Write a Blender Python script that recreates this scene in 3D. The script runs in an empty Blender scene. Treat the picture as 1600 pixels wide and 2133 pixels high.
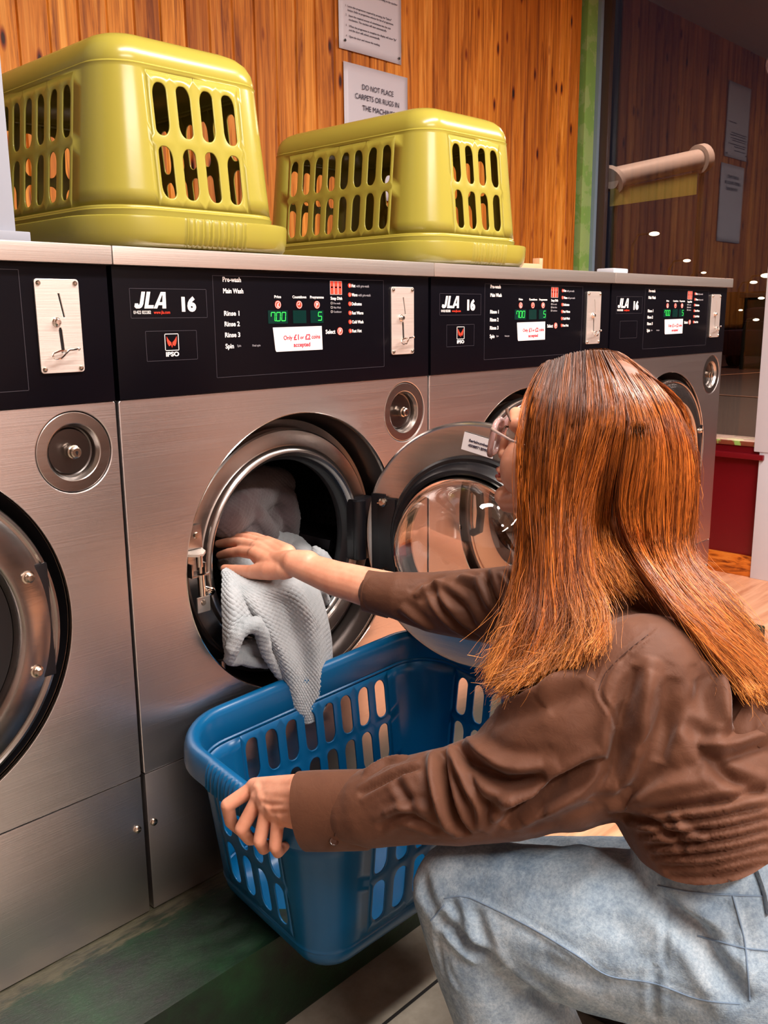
import bpy, bmesh, math, random
import numpy as np
from mathutils import Vector, Matrix, noise
from mathutils.bvhtree import BVHTree

random.seed(7); np.random.seed(7)
scn = bpy.context.scene
COL = scn.collection
PI = math.pi

# ------------------------------------------------------------------ camera
CAM = dict(f=1915.99, yaw=0.8177, pitch=-0.2111, roll=-0.0087, loc=(-0.0196, -1.2322, 1.148))
_cp, _sp = math.cos(CAM['pitch']), math.sin(CAM['pitch'])
FWD = Vector((math.sin(CAM['yaw'])*_cp, math.cos(CAM['yaw'])*_cp, _sp))
_r = Vector((math.cos(CAM['yaw']), -math.sin(CAM['yaw']), 0)); _u = _r.cross(FWD)
_cr, _sr = math.cos(CAM['roll']), math.sin(CAM['roll'])
RGT = _cr*_r + _sr*_u; UPV = -_sr*_r + _cr*_u
CLOC = Vector(CAM['loc'])
cam_d = bpy.data.cameras.new('camera'); cam = bpy.data.objects.new('camera', cam_d); COL.objects.link(cam)
cam_d.sensor_fit = 'VERTICAL'; cam_d.sensor_height = 24.0; cam_d.lens = CAM['f']/2133*24.0
cam_d.clip_start = 0.05; cam_d.clip_end = 400
m3 = Matrix((RGT, UPV, -FWD)).transposed()
cam.matrix_world = Matrix.Translation(CLOC) @ m3.to_4x4()
scn.camera = cam
def at(u, v, d):
    """point seen at photo position (u, v), d metres deep"""
    return CLOC + (FWD + RGT*((u-800)/CAM['f']) - UPV*((v-1066.5)/CAM['f']))*d

# ------------------------------------------------------------------ world, lights, exposure
world = bpy.data.worlds.new('night'); scn.world = world; world.use_nodes = True
world.node_tree.nodes['Background'].inputs[0].default_value = (0.006, 0.007, 0.012, 1)
world.node_tree.nodes['Background'].inputs[1].default_value = 1.0
scn.view_settings.view_transform = 'Standard'; scn.view_settings.look = 'None'
scn.view_settings.exposure = 0.12; scn.view_settings.gamma = 1.0; scn.view_settings.use_curve_mapping = False
try:
    scn.cycles.max_bounces = 10; scn.cycles.transparent_max_bounces = 24; scn.cycles.use_denoising = True
    scn.cycles.caustics_reflective = False; scn.cycles.caustics_refractive = False
except Exception: pass
def area(name, loc, rot, sx, sy, power, col):
    l = bpy.data.lights.new(name, 'AREA'); l.shape = 'RECTANGLE'; l.size = sx; l.size_y = sy; l.energy = power; l.color = col
    o = bpy.data.objects.new(name, l); COL.objects.link(o); o.location = loc; o.rotation_euler = rot; return o
CEIL = 2.62
area('ceiling_tube_light', (1.15, -0.85, CEIL-0.10), (0, 0, 0), 1.5, 0.14, 66, (1.0, 0.93, 0.87))
area('ceiling_tube_light', (3.1, -1.0, CEIL-0.10), (0, 0, 0), 1.5, 0.14, 66, (1.0, 0.93, 0.87))
area('ceiling_tube_light', (0.5, -2.5, CEIL-0.10), (0, 0, 0), 1.5, 0.14, 88, (1.0, 0.94, 0.89))

# ------------------------------------------------------------------ materials
def lin(r, g, b):
    f = lambda c: (c/255)/12.92 if c/255 <= 0.04045 else (((c/255)+0.055)/1.055)**2.4
    return (f(r), f(g), f(b), 1)
class NT:
    def __init__(s, name):
        s.m = bpy.data.materials.new(name); s.m.use_nodes = True; s.t = s.m.node_tree; s.n = s.t.nodes
        s.b = s.n['Principled BSDF']; s.out = s.n['Material Output']
    def add(s, ty, **kw):
        n = s.n.new(ty)
        for k, v in kw.items():
            if k.startswith('i_'):
                key = k[2:]; key = int(key) if key.isdigit() else key.replace('_', ' ')
                n.inputs[key].default_value = v
            else: setattr(n, k, v)
        return n
    def ln(s, a, ao, b, bi): s.t.links.new(a.outputs[ao], b.inputs[bi]); return b
    def set(s, **kw):
        for k, v in kw.items(): s.b.inputs[k.replace('_', ' ')].default_value = v
        return s
    def coords(s, scale=(1, 1, 1), kind='Object', rot=(0, 0, 0)):
        tc = s.add('ShaderNodeTexCoord'); mp = s.add('ShaderNodeMapping')
        mp.inputs['Scale'].default_value = scale; mp.inputs['Rotation'].default_value = rot
        s.ln(tc, kind, mp, 'Vector'); return mp
    def noise(s, mp, scale=5, detail=3, rough=0.5, dist=0):
        n = s.add('ShaderNodeTexNoise'); n.inputs['Scale'].default_value = scale; n.inputs['Detail'].default_value = detail
        n.inputs['Roughness'].default_value = rough; n.inputs['Distortion'].default_value = dist
        s.ln(mp, 0, n, 'Vector'); return n
    def ramp(s, src, out, stops):
        r = s.add('ShaderNodeValToRGB'); e = r.color_ramp.elements
        while len(e) < len(stops): e.new(0.5)
        for i, (p, c) in enumerate(stops):
            e[i].position = p; e[i].color = c if len(c) == 4 else (*c, 1)
        s.ln(src, out, r, 0); return r
    def bump(s, src, out, strength=0.3, dist=0.002, prev=None):
        b = s.add('ShaderNodeBump'); b.inputs['Strength'].default_value = strength; b.inputs['Distance'].default_value = dist
        s.ln(src, out, b, 'Height')
        if prev: s.ln(prev, 0, b, 'Normal')
        s.ln(b, 0, s.b, 'Normal'); return b
def plain(name, col, rough=0.5, metal=0.0, spec=0.5, coat=0.0):
    t = NT(name); t.set(Base_Color=col, Roughness=rough, Metallic=metal); t.b.inputs['Specular IOR Level'].default_value = spec
    t.b.inputs['Coat Weight'].default_value = coat; return t.m
def brushed(name, col, r0, r1, aniso, sc=(3, 3, 420)):
    t = NT(name); t.set(Base_Color=col, Metallic=1.0)
    mp = t.coords(sc); n = t.noise(mp, 1.0, 4, 0.6)
    mr = t.add('ShaderNodeMapRange'); mr.inputs['To Min'].default_value = r0; mr.inputs['To Max'].default_value = r1
    t.ln(n, 0, mr, 0); t.ln(mr, 0, t.b, 'Roughness')
    t.b.inputs['Anisotropic'].default_value = aniso
    t.bump(n, 0, 0.40, 0.0006)
    return t.m
M = {}
M['steel'] = brushed('brushed_steel', lin(214, 206, 204), 0.26, 0.42, 0.0)
M['steel_top'] = brushed('counter_steel', lin(226, 216, 208), 0.30, 0.45, 0.0); M['steel_top'].node_tree.nodes['Principled BSDF'].inputs['Metallic'].default_value = 0.9
M['coin_steel'] = brushed('matt_coin_steel', lin(226, 214, 206), 0.42, 0.6, 0.0, (8, 8, 300)); M['coin_steel'].node_tree.nodes['Principled BSDF'].inputs['Metallic'].default_value = 0.8
M['steel_smooth'] = brushed('satin_steel', lin(176, 168, 163), 0.20, 0.30, 0.0, (6, 6, 60))
M['chrome'] = plain('chrome', lin(226, 216, 208), 0.10, 1.0)
M['zinc'] = plain('zinc_screw', lin(190, 175, 160), 0.22, 1.0)
M['recess'] = plain('darkened_steel_recess', lin(96, 90, 88), 0.28, 1.0)  # dark reflections in the recesses put into the steel's colour
M['drum'] = None
M['black_gloss'] = plain('black_panel', lin(7, 6, 12), 0.28, 0.0, 0.16)
M['black_gap'] = plain('black_metal', lin(9, 8, 13), 0.45)
M['rubber'] = plain('black_rubber', lin(14, 13, 17), 0.35)
M['white_ink'] = plain('white_ink', lin(235, 228, 225), 0.5)
M['grey_ink'] = plain('grey_ink', lin(150, 145, 150), 0.5)
M['red_ink'] = plain('red_ink', lin(226, 62, 40), 0.5)
M['paper_red'] = plain('crimson_ink', lin(196, 40, 62), 0.6)
M['line_ink'] = plain('panel_line', lin(56, 52, 60), 0.4)
M['paper'] = plain('paper', lin(232, 222, 222), 0.7)
M['paper2'] = plain('laminated_paper', lin(206, 198, 206), 0.35)
M['dark_ink'] = plain('dark_ink', lin(58, 52, 70), 0.6)
M['cabinet_paint'] = plain('white_enamel_shaded', lin(150, 152, 162), 0.4)  # white cabinet, greyed: the shade at its corner is in the colour
M['white_paint'] = plain('white_paint', lin(205, 205, 215), 0.4)
M['lcd_off'] = plain('display_window', lin(4, 40, 36), 0.15)
def emis(name, col, st):
    t = NT(name); t.set(Base_Color=(0, 0, 0, 1), Emission_Color=col, Emission_Strength=st); return t.m
M['led'] = emis('green_led', lin(60, 255, 90), 1.6)
M['lamp'] = emis('lamp_glow', lin(255, 226, 180), 5.0)
M['tube'] = emis('tube_glow', lin(255, 235, 215), 3.0)

def drum_mat():
    t = NT('drum_steel'); t.set(Base_Color=lin(70, 64, 70), Metallic=1.0, Roughness=0.38)
    mp = t.coords((60, 60, 60)); v = t.add('ShaderNodeTexVoronoi'); v.inputs['Randomness'].default_value = 0.0; v.inputs['Scale'].default_value = 1.0
    t.ln(mp, 0, v, 'Vector'); r = t.ramp(v, 'Distance', [(0.22, (0, 0, 0)), (0.3, (0.10, 0.09, 0.10))]); t.ln(r, 0, t.b, 'Base Color')
    return t.m
M['drum'] = drum_mat()
def glass(name, tint, mixf, rough=0.0, ior=1.5, boost=1.0):
    """clear sheet: fresnel mirror over a tinted see-through layer"""
    t = NT(name); t.n.remove(t.b)
    tr = t.add('ShaderNodeBsdfTransparent'); tr.inputs[0].default_value = tint
    gl = t.add('ShaderNodeBsdfGlossy'); gl.inputs['Roughness'].default_value = rough; gl.inputs[0].default_value = (1, 1, 1, 1)
    lw = t.add('ShaderNodeLayerWeight'); pw = t.add('ShaderNodeMath', operation='POWER'); pw.inputs[1].default_value = 5.0; t.ln(lw, 'Facing', pw, 0)
    fr = t.add('ShaderNodeMath', operation='MULTIPLY_ADD'); fr.inputs[1].default_value = 0.92; fr.inputs[2].default_value = 0.05; t.ln(pw, 0, fr, 0)
    mu = t.add('ShaderNodeMath', operation='MULTIPLY'); mu.inputs[1].default_value = boost; mu.use_clamp = True
    t.ln(fr, 0, mu, 0); mx = t.add('ShaderNodeMixShader'); t.ln(mu, 0, mx, 0); t.ln(tr, 0, mx, 1); t.ln(gl, 0, mx, 2); t.ln(mx, 0, t.out, 0)
    return t.m
M['door_glass'] = glass('door_glass', (0.90, 0.88, 0.86, 1), 0, 0.02, 1.5, 1.6)
M['window_glass'] = glass('window_glass', (0.85, 0.85, 0.88, 1), 0, 0.0, 1.52, 1.6)
M['lens_glass'] = glass('lens_glass', (0.97, 0.95, 0.95, 1), 0, 0.0, 1.5, 1.0)

def wood_wall():
    t = NT('varnished_pine_boards')
    tc = t.add('ShaderNodeTexCoord'); sp = t.add('ShaderNodeSeparateXYZ'); t.ln(tc, 'Object', sp, 0)
    dv = t.add('ShaderNodeMath', operation='DIVIDE'); dv.inputs[1].default_value = 0.0848; t.ln(sp, 0, dv, 0)
    fl = t.add('ShaderNodeMath', operation='FLOOR'); t.ln(dv, 0, fl, 0)
    wn = t.add('ShaderNodeTexWhiteNoise'); wn.noise_dimensions = '1D'; t.ln(fl, 0, wn, 'W')
    # per board offset of the grain
    cmb = t.add('ShaderNodeCombineXYZ'); mu = t.add('ShaderNodeMath', operation='MULTIPLY'); mu.inputs[1].default_value = 37.0
    t.ln(wn, 0, mu, 0); t.ln(sp, 0, cmb, 0); t.ln(mu, 0, cmb, 1); t.ln(sp, 2, cmb, 2)
    mp = t.add('ShaderNodeMapping'); mp.inputs['Scale'].default_value = (26, 1, 1.3); t.ln(cmb, 0, mp, 0)
    n1 = t.noise(mp, 1.6, 5, 0.6, 1.2)
    mp2 = t.add('ShaderNodeMapping'); mp2.inputs['Scale'].default_value = (120, 1, 2.0); t.ln(cmb, 0, mp2, 0)
    n2 = t.noise(mp2, 1.5, 3, 0.6)
    r1 = t.ramp(n1, 0, [(0.30, lin(134, 66, 12)[:3]), (0.50, lin(212, 128, 38)[:3]), (0.68, lin(234, 160, 72)[:3])])
    r2 = t.ramp(n2, 0, [(0.35, (0.62, 0.52, 0.42)), (0.6, (1, 1, 1))])
    mm = t.add('ShaderNodeMixRGB', blend_type='MULTIPLY'); mm.inputs[0].default_value = 0.55; t.ln(r1, 0, mm, 1); t.ln(r2, 0, mm, 2)
    # knots
    mp3 = t.add('ShaderNodeMapping'); mp3.inputs['Scale'].default_value = (15.5, 1, 5.0); t.ln(cmb, 0, mp3, 0)
    vo = t.add('ShaderNodeTexVoronoi'); vo.inputs['Scale'].default_value = 1.0; t.ln(mp3, 0, vo, 'Vector')
    rk = t.ramp(vo, 'Distance', [(0.06, (0.05, 0.02, 0.01)), (0.10, (0.40, 0.18, 0.07)), (0.17, (1, 1, 1))])
    m2 = t.add('ShaderNodeMixRGB', blend_type='MULTIPLY'); m2.inputs[0].default_value = 1.0; t.ln(mm, 0, m2, 1); t.ln(rk, 0, m2, 2)
    # board tone
    rt = t.ramp(wn, 0, [(0.0, (0.72, 0.60, 0.46)), (0.45, (0.98, 0.92, 0.86)), (1.0, (1.2, 1.25, 1.3))])
    m3_ = t.add('ShaderNodeMixRGB', blend_type='MULTIPLY'); m3_.inputs[0].default_value = 1.0; t.ln(m2, 0, m3_, 1); t.ln(rt, 0, m3_, 2)
    t.ln(m3_, 0, t.b, 'Base Color'); t.set(Roughness=0.55); t.b.inputs['Specular IOR Level'].default_value = 0.35
    t.bump(n2, 0, 0.15, 0.001); return t.m
M['pine'] = wood_wall()
def plank_floor():
    t = NT('wood_look_vinyl'); mp = t.coords((1.2, 14, 1)); n = t.noise(mp, 2.2, 4, 0.6, 0.6)
    r = t.ramp(n, 0, [(0.3, lin(196, 128, 92)[:3]), (0.55, lin(228, 166, 128)[:3]), (0.75, lin(238, 186, 150)[:3])])
    t.ln(r, 0, t.b, 'Base Color'); t.set(Roughness=0.45); return t.m
M['vinyl'] = plank_floor()
def skirting():
    t = NT('varnished_skirting'); mp = t.coords((4, 4, 26)); n = t.noise(mp, 1.4, 4, 0.6, 1.4)
    r = t.ramp(n, 0, [(0.35, lin(120, 52, 10)[:3]), (0.5, lin(214, 118, 36)[:3]), (0.7, lin(232, 146, 60)[:3])])
    t.ln(r, 0, t.b, 'Base Color'); t.set(Roughness=0.35); return t.m
M['skirting'] = skirting()
def tiles():
    t = NT('grey_floor_tiles')
    tc = t.add('ShaderNodeTexCoord'); mp = t.add('ShaderNodeMapping'); mp.inputs['Location'].default_value = (0.10, 0.33, 0); t.ln(tc, 'Object', mp, 0)
    b = t.add('ShaderNodeTexBrick'); b.offset = 0.0; b.inputs['Scale'].default_value = 1.0; b.inputs['Brick Width'].default_value = 0.45; b.inputs['Row Height'].default_value = 0.30
    b.inputs['Mortar Size'].default_value = 0.0035; b.inputs['Mortar Smooth'].default_value = 0.1
    t.ln(mp, 0, b, 'Vector')
    mp2 = t.coords((1, 1, 1)); n = t.noise(mp2, 7, 6, 0.62)
    r = t.ramp(n, 0, [(0.3, lin(116, 108, 96)[:3]), (0.5, lin(150, 141, 127)[:3]), (0.7, lin(176, 166, 152)[:3])])
    mx = t.add('ShaderNodeMixRGB'); t.ln(b, 'Fac', mx, 0); t.ln(r, 0, mx, 1); mx.inputs[2].default_value = lin(24, 20, 18)
    t.ln(mx, 0, t.b, 'Base Color'); t.set(Roughness=0.5); t.bump(b, 'Fac', -0.4, 0.002); return t.m
M['tile'] = tiles()
def plinth_mat():
    t = NT('worn_green_paint'); mp = t.coords((1, 1, 1))
    n = t.noise(mp, 9, 8, 0.7); n2 = t.noise(t.coords((3, 12, 3)), 6, 6, 0.7)
    g = t.ramp(n, 0, [(0.35, lin(5, 15, 8)[:3]), (0.55, lin(7, 40, 18)[:3]), (0.7, lin(13, 58, 27)[:3])])
    c = t.ramp(n2, 0, [(0.3, lin(18, 18, 15)[:3]), (0.6, lin(78, 74, 56)[:3])])
    # bare concrete near the machines (y > -0.06) and along the front edge
    tc = t.add('ShaderNodeTexCoord'); sp = t.add('ShaderNodeSeparateXYZ'); t.ln(tc, 'Object', sp, 0)
    a = t.add('ShaderNodeMath', operation='MULTIPLY_ADD'); a.inputs[1].default_value = 9.0; a.inputs[2].default_value = 0.52; t.ln(sp, 1, a, 0)
    ed = t.add('ShaderNodeMath', operation='LESS_THAN'); ed.inputs[1].default_value = -0.196; t.ln(sp, 1, ed, 0)
    s2 = t.add('ShaderNodeMath', operation='MULTIPLY_ADD'); s2.inputs[1].default_value = 0.35; t.ln(ed, 0, s2, 0); t.ln(a, 0, s2, 2)
    ad = t.add('ShaderNodeMath', operation='ADD'); t.ln(s2, 0, ad, 0); t.ln(n2, 0, ad, 1)
    f = t.ramp(ad, 0, [(0.62, (0, 0, 0)), (0.80, (1, 1, 1))])
    mx = t.add('ShaderNodeMixRGB'); t.ln(f, 0, mx, 0); t.ln(g, 0, mx, 1); t.ln(c, 0, mx, 2); t.ln(mx, 0, t.b, 'Base Color')
    t.set(Roughness=0.5); t.bump(n2, 0, 0.5, 0.003); return t.m
M['plinth'] = plinth_mat()
def flaky(name, c0, c1, thr=0.55):
    t = NT(name); n = t.noise(t.coords((2, 2, 2)), 6, 6, 0.6); r = t.ramp(n, 0, [(thr, c0[:3]), (thr+0.04, c1[:3])]); t.ln(r, 0, t.b, 'Base Color'); t.set(Roughness=0.4); return t.m
M['red_wall'] = plain('maroon_gloss_paint', lin(108, 10, 22), 0.3)
M['green_strip'] = flaky('pale_green_paint', lin(128, 168, 84), lin(150, 178, 108), 0.5)
M['sill'] = flaky('worn_sill', lin(120, 60, 40), lin(140, 178, 92), 0.54)
M['frame_blue'] = plain('blue_grey_frame', lin(120, 140, 158), 0.4)
M['frame_dark'] = plain('dark_frame', lin(62, 48, 46), 0.4)
M['cream_wall'] = plain('cream_plaster', lin(210, 190, 182), 0.8)
M['ceiling'] = plain('ceiling_paint', lin(206, 190, 176), 0.8)
M['asphalt'] = plain('lamplit_asphalt', lin(58, 28, 18), 0.6)  # brown of the street lighting put into the ground colour
M['road_line'] = plain('road_line_paint', lin(190, 140, 110), 0.6)
M['far_wall'] = plain('dark_brickwork', lin(30, 34, 26), 0.8)
M['car'] = plain('car_paint', lin(46, 30, 34), 0.25)
M['awning'] = plain('awning_cassette', lin(220, 210, 205), 0.5)
M['valance'] = plain('awning_valance', lin(150, 150, 70), 0.8)
# ------------------------------------------------------------------ builders
def tag(o, label=None, cat=None, group=None, kind=None):
    if label: o['label'] = label
    if cat: o['category'] = cat
    if group: o['group'] = group
    if kind: o['kind'] = kind
    return o
def empty(name, loc=(0, 0, 0), label=None, cat=None, group=None):
    o = bpy.data.objects.new(name, None); COL.objects.link(o); o.location = loc; o.empty_display_size = 0.05
    return tag(o, label, cat, group)
def fin(me, deg=35):
    me.polygons.foreach_set('use_smooth', [True]*len(me.polygons))
    try: me.set_sharp_from_angle(angle=math.radians(deg))
    except Exception: pass
def link(name, me, mat=None, parent=None, deg=35, world=False):
    """mesh data in the parent's own frame, or in world space when world=True"""
    o = bpy.data.objects.new(name, me); COL.objects.link(o)
    if mat is not None:
        for mm in (mat if isinstance(mat, (list, tuple)) else [mat]): me.materials.append(mm)
    if parent is not None:
        o.parent = parent
        if world:
            pw = Matrix.Translation(parent.location)
            p = parent
            q = p.parent
            while q is not None: pw = Matrix.Translation(q.location) @ pw; q = q.parent
            me.transform(pw.inverted())
    if deg is not None: fin(me, deg)
    me.update(); return o
class MB:
    def __init__(s): s.v = []; s.f = []; s.mi = []; s.cur = 0
    def add(s, vs, fs, mi=None):
        k = len(s.v); s.v += [tuple(v) for v in vs]; s.f += [tuple(i+k for i in f) for f in fs]; s.mi += [s.cur if mi is None else mi]*len(fs); return s
    def box(s, x0, x1, y0, y1, z0, z1, bev=0.0, mi=None):
        if bev <= 0:
            v = [(x, y, z) for x in (x0, x1) for y in (y0, y1) for z in (z0, z1)]
            return s.add(v, [(0, 1, 3, 2), (4, 6, 7, 5), (0, 4, 5, 1), (2, 3, 7, 6), (0, 2, 6, 4), (1, 5, 7, 3)], mi)
        bm = bmesh.new(); bmesh.ops.create_cube(bm, size=1)
        for v in bm.verts: v.co = Vector(((x0+x1)/2+v.co.x*(x1-x0), (y0+y1)/2+v.co.y*(y1-y0), (z0+z1)/2+v.co.z*(z1-z0)))
        bmesh.ops.bevel(bm, geom=bm.edges[:], offset=bev, segments=2, affect='EDGES', profile=0.7)
        bm.verts.index_update(); s.add([v.co for v in bm.verts], [[v.index for v in f.verts] for f in bm.faces], mi); bm.free(); return s
    def lathe(s, prof, c, axis='Y', n=72, a0=0, a1=2*PI, mi=None):
        """prof = [(radius, along axis)]"""
        full = abs(a1-a0-2*PI) < 1e-6; m = n if full else n+1; vs = []
        for r, h in prof:
            for i in range(m):
                t = a0+(a1-a0)*i/n; a, b = r*math.cos(t), r*math.sin(t)
                vs.append((c[0]+a, c[1]+h, c[2]+b) if axis == 'Y' else (c[0]+a, c[1]+b, c[2]+h) if axis == 'Z' else (c[0]+h, c[1]+a, c[2]+b))
        fs = []
        for j in range(len(prof)-1):
            for i in range(n):
                k = (i+1) % m; q = (j*m+i, j*m+k, (j+1)*m+k, (j+1)*m+i)
                fs.append(q if axis != 'Y' else q)
        return s.add(vs, fs, mi)
    def tube(s, pts, r, n=10, closed=False, mi=None, cap=True, flat=1.0):
        pts = [Vector(p) for p in pts]; N = len(pts); rs = r if isinstance(r, (list, tuple)) else [r]*N; vs = []; fs = []
        prev = None
        for i, p in enumerate(pts):
            a = pts[(i-1) % N] if (closed or i > 0) else p; b = pts[(i+1) % N] if (closed or i < N-1) else p
            t = (b-a).normalized()
            if prev is None: x = t.orthogonal().normalized()
            else:
                x = (prev-t*prev.dot(t)); x = x.normalized() if x.length > 1e-6 else t.orthogonal().normalized()
            prev = x; y = t.cross(x)
            for k in range(n):
                an = 2*PI*k/n; vs.append(p+(x*math.cos(an)+y*math.sin(an)*flat)*rs[i])
        L = N if closed else N-1
        for i in range(L):
            j = (i+1) % N
            for k in range(n): fs.append((i*n+k, i*n+(k+1) % n, j*n+(k+1) % n, j*n+k))
        if cap and not closed: fs.append(tuple(range(n))[::-1]); fs.append(tuple((N-1)*n+k for k in range(n)))
        return s.add(vs, fs, mi)
    def cyl(s, a, b, r, n=16, mi=None, r2=None): return s.tube([a, b], [r, r if r2 is None else r2], n, mi=mi)
    def sphere(s, c, r, n=12, sc=(1, 1, 1), mi=None):
        vs = []; fs = []
        for j in range(n+1):
            ph = -PI/2+PI*j/n
            for i in range(2*n):
                t = PI*i/n; vs.append((c[0]+r*sc[0]*math.cos(ph)*math.cos(t), c[1]+r*sc[1]*math.cos(ph)*math.sin(t), c[2]+r*sc[2]*math.sin(ph)))
        for j in range(n):
            for i in range(2*n):
                k = (i+1) % (2*n); fs.append((j*2*n+i, j*2*n+k, (j+1)*2*n+k, (j+1)*2*n+i))
        return s.add(vs, fs, mi)
    def mesh(s, name='mesh', merge=1e-6):
        me = bpy.data.meshes.new(name); me.from_pydata(s.v, [], s.f); me.update()
        bm = bmesh.new(); bm.from_mesh(me)
        lay = [s.mi[f.index] for f in bm.faces] if False else None
        for f, m_ in zip(bm.faces, s.mi): f.material_index = m_
        bmesh.ops.remove_doubles(bm, verts=bm.verts[:], dist=max(merge, 1e-6)); bmesh.ops.recalc_face_normals(bm, faces=bm.faces[:])
        bm.to_mesh(me); bm.free(); return me
    def build(s, name, mat, parent=None, deg=35, world=False, xf=None):
        me = s.mesh(name)
        if xf is not None: me.transform(xf)
        return link(name, me, mat, parent, deg, world)
def fill2d(loops, thick, bevel=0.0, plane='XZ', off=0.0):
    """flat sheet with holes; loops of 2D points; thick along the normal; XZ sheets face -Y"""
    cu = bpy.data.curves.new('c', 'CURVE'); cu.dimensions = '2D'; cu.fill_mode = 'BOTH'; cu.extrude = max(thick/2-bevel, 0); cu.bevel_depth = bevel; cu.bevel_resolution = 1
    for lp in loops:
        sp = cu.splines.new('POLY'); sp.points.add(len(lp)-1); sp.use_cyclic_u = True
        for q, (x, y) in zip(sp.points, lp): q.co = (x, y, 0, 1)
    o = bpy.data.objects.new('c', cu); COL.objects.link(o); dg = bpy.context.evaluated_depsgraph_get()
    me = bpy.data.meshes.new_from_object(o.evaluated_get(dg)); bpy.data.objects.remove(o); bpy.data.curves.remove(cu)
    if plane == 'XZ': me.transform(Matrix(((1, 0, 0, 0), (0, 0, -1, off), (0, 1, 0, 0), (0, 0, 0, 1))))
    return me
def circ2(cx, cy, r, n=96): return [(cx+r*math.cos(2*PI*i/n), cy+r*math.sin(2*PI*i/n)) for i in range(n)]
def rrect2(x0, x1, y0, y1, r, n=6):
    o = []
    for cx, cy, a in ((x1-r, y0+r, -PI/2), (x1-r, y1-r, 0), (x0+r, y1-r, PI/2), (x0+r, y0+r, PI)):
        for i in range(n+1): o.append((cx+r*math.cos(a+PI/2*i/n), cy+r*math.sin(a+PI/2*i/n)))
    return o
def mesh_mb(mb, me, mi=None):
    mb.add([v.co for v in me.vertices], [tuple(p.vertices) for p in me.polygons], mi)
def text_into(mb, s, x, z, h, y, mi=0, sx=0.75, bold=0.0, shear=0.0, width=None, align='LEFT', thick=0.0003):
    """raised print facing -Y: lower left at (x, z), capital height h"""
    cu = bpy.data.curves.new('t', 'FONT'); cu.body = s; cu.size = h/0.70; cu.extrude = thick; cu.offset = bold*h; cu.shear = shear; cu.resolution_u = 3; cu.align_x = align
    o = bpy.data.objects.new('t', cu); COL.objects.link(o); dg = bpy.context.evaluated_depsgraph_get()
    me = bpy.data.meshes.new_from_object(o.evaluated_get(dg)); bpy.data.objects.remove(o); bpy.data.curves.remove(cu)
    if len(me.vertices) == 0: return
    xs = [v.co.x for v in me.vertices]; w = max(xs)-min(xs)
    k = (width/w) if width else sx
    x0 = min(xs) if align == 'LEFT' else 0
    mb.add([(x+(v.co.x-x0)*k, y-v.co.z, z+v.co.y) for v in me.vertices], [tuple(p.vertices) for p in me.polygons], mi)
def join_into(mb, me, mi=None): mesh_mb(mb, me, mi)
def copy_tree(root, dx):
    def cp(o, par):
        c = o.copy(); COL.objects.link(c); c.parent = par
        for ch in [k for k in bpy.data.objects if k.parent == o]: cp(ch, c)
        return c
    r = cp(root, None); r.location = Vector(root.location)+Vector(dx); return r
# ------------------------------------------------------------------ the room
XW, YW = 3.96, 1.14            # shop-window wall, board wall
def struct(name, mb, mat, label=None, deg=30):
    o = mb.build(name, mat, None, deg); tag(o, label, None, None, 'structure'); return o
PT = 0.1685                    # top of the plinth
b = MB(); b.box(-2.6, 1.45, -3.6, 1.2, -0.06, 0.0); struct('floor', b, M['tile'], 'grey stone-look floor tiles')
b = MB(); b.box(1.45, XW+0.02, -3.6, 1.2, -0.06, 0.0); struct('floor', b, M['vinyl'], 'peach wood-look floor by the window wall')
b = MB(); b.box(-2.6, XW, -3.6, 1.2, CEIL, CEIL+0.05); struct('ceiling', b, M['ceiling'])
# board wall: tongue-and-groove boards with V joints
b = MB(); pitch = 0.0848; x = -2.6; k0 = math.floor(-2.6/pitch)
vs = []; prof = []
for k in range(k0, int(3.86/pitch)):
    a = k*pitch; prof += [(a+0.0012, YW+0.006), (a+0.0045, YW), (a+pitch-0.0045, YW), (a+pitch-0.0012, YW+0.006)]
for (px, py) in prof: vs += [(px, py, -0.05), (px, py, CEIL)]
fs = [(2*i, 2*i+2, 2*i+3, 2*i+1) for i in range(len(prof)-1)]
b.add(vs, fs); struct('wall_back', b, M['pine'], 'orange varnished pine board wall', 20)
b = MB(); b.box(3.845, 3.93, YW-0.012, YW+0.05, 0, CEIL, 0.003); struct('trim_1', b, M['green_strip'], 'pale green painted corner board')
b = MB(); b.box(3.93, XW+0.05, YW-0.03, YW+0.05, 0, CEIL, 0.004); struct('trim_2', b, M['frame_blue'], 'blue-grey painted window jamb')
# window wall
SILL = 0.60
b = MB(); b.box(XW, XW+0.12, -3.6, YW, 0.0, 0.53); struct('wall_right', b, M['red_wall'], 'maroon painted panel under the shop window')
b = MB(); b.box(XW-0.045, XW+0.14, 0.24, YW, 0.525, 0.548, 0.004); struct('trim_3', b, M['red_wall'], 'maroon nosing below the sill')
b = MB(); b.box(XW-0.02, XW+0.14, 0.24, YW, 0.548, SILL-0.02); struct('wall_right', b, M['red_wall'])
b = MB(); b.box(XW-0.03, XW+0.14, 0.24, YW, SILL-0.02, SILL, 0.003); struct('trim_4', b, M['sill'], 'worn window sill with flaking green paint')
b = MB(); b.box(XW-0.02, XW, -3.6, YW-0.03, 0.0, 0.092, 0.004); struct('baseboard_right', b, M['skirting'], 'orange varnished skirting board')
b = MB(); b.box(XW-0.01, XW+0.02, 1.07, YW-0.03, SILL, CEIL, 0.003); struct('trim_5', b, M['frame_dark'], 'dark window frame upright')
b = MB(); b.box(XW+0.03, XW+0.036, 0.26, YW, SILL, CEIL); struct('window_1', b, M['window_glass'], 'large dark shop window pane')
b = MB(); b.box(XW-0.035, XW+0.12, 0.12, 0.285, 0.56, CEIL, 0.004); b.box(XW-0.03, XW+0.1, 0.13, 0.262, 0.0, 0.56, 0.003); struct('trim_6', b, M['white_paint'], 'white painted door post')
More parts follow.
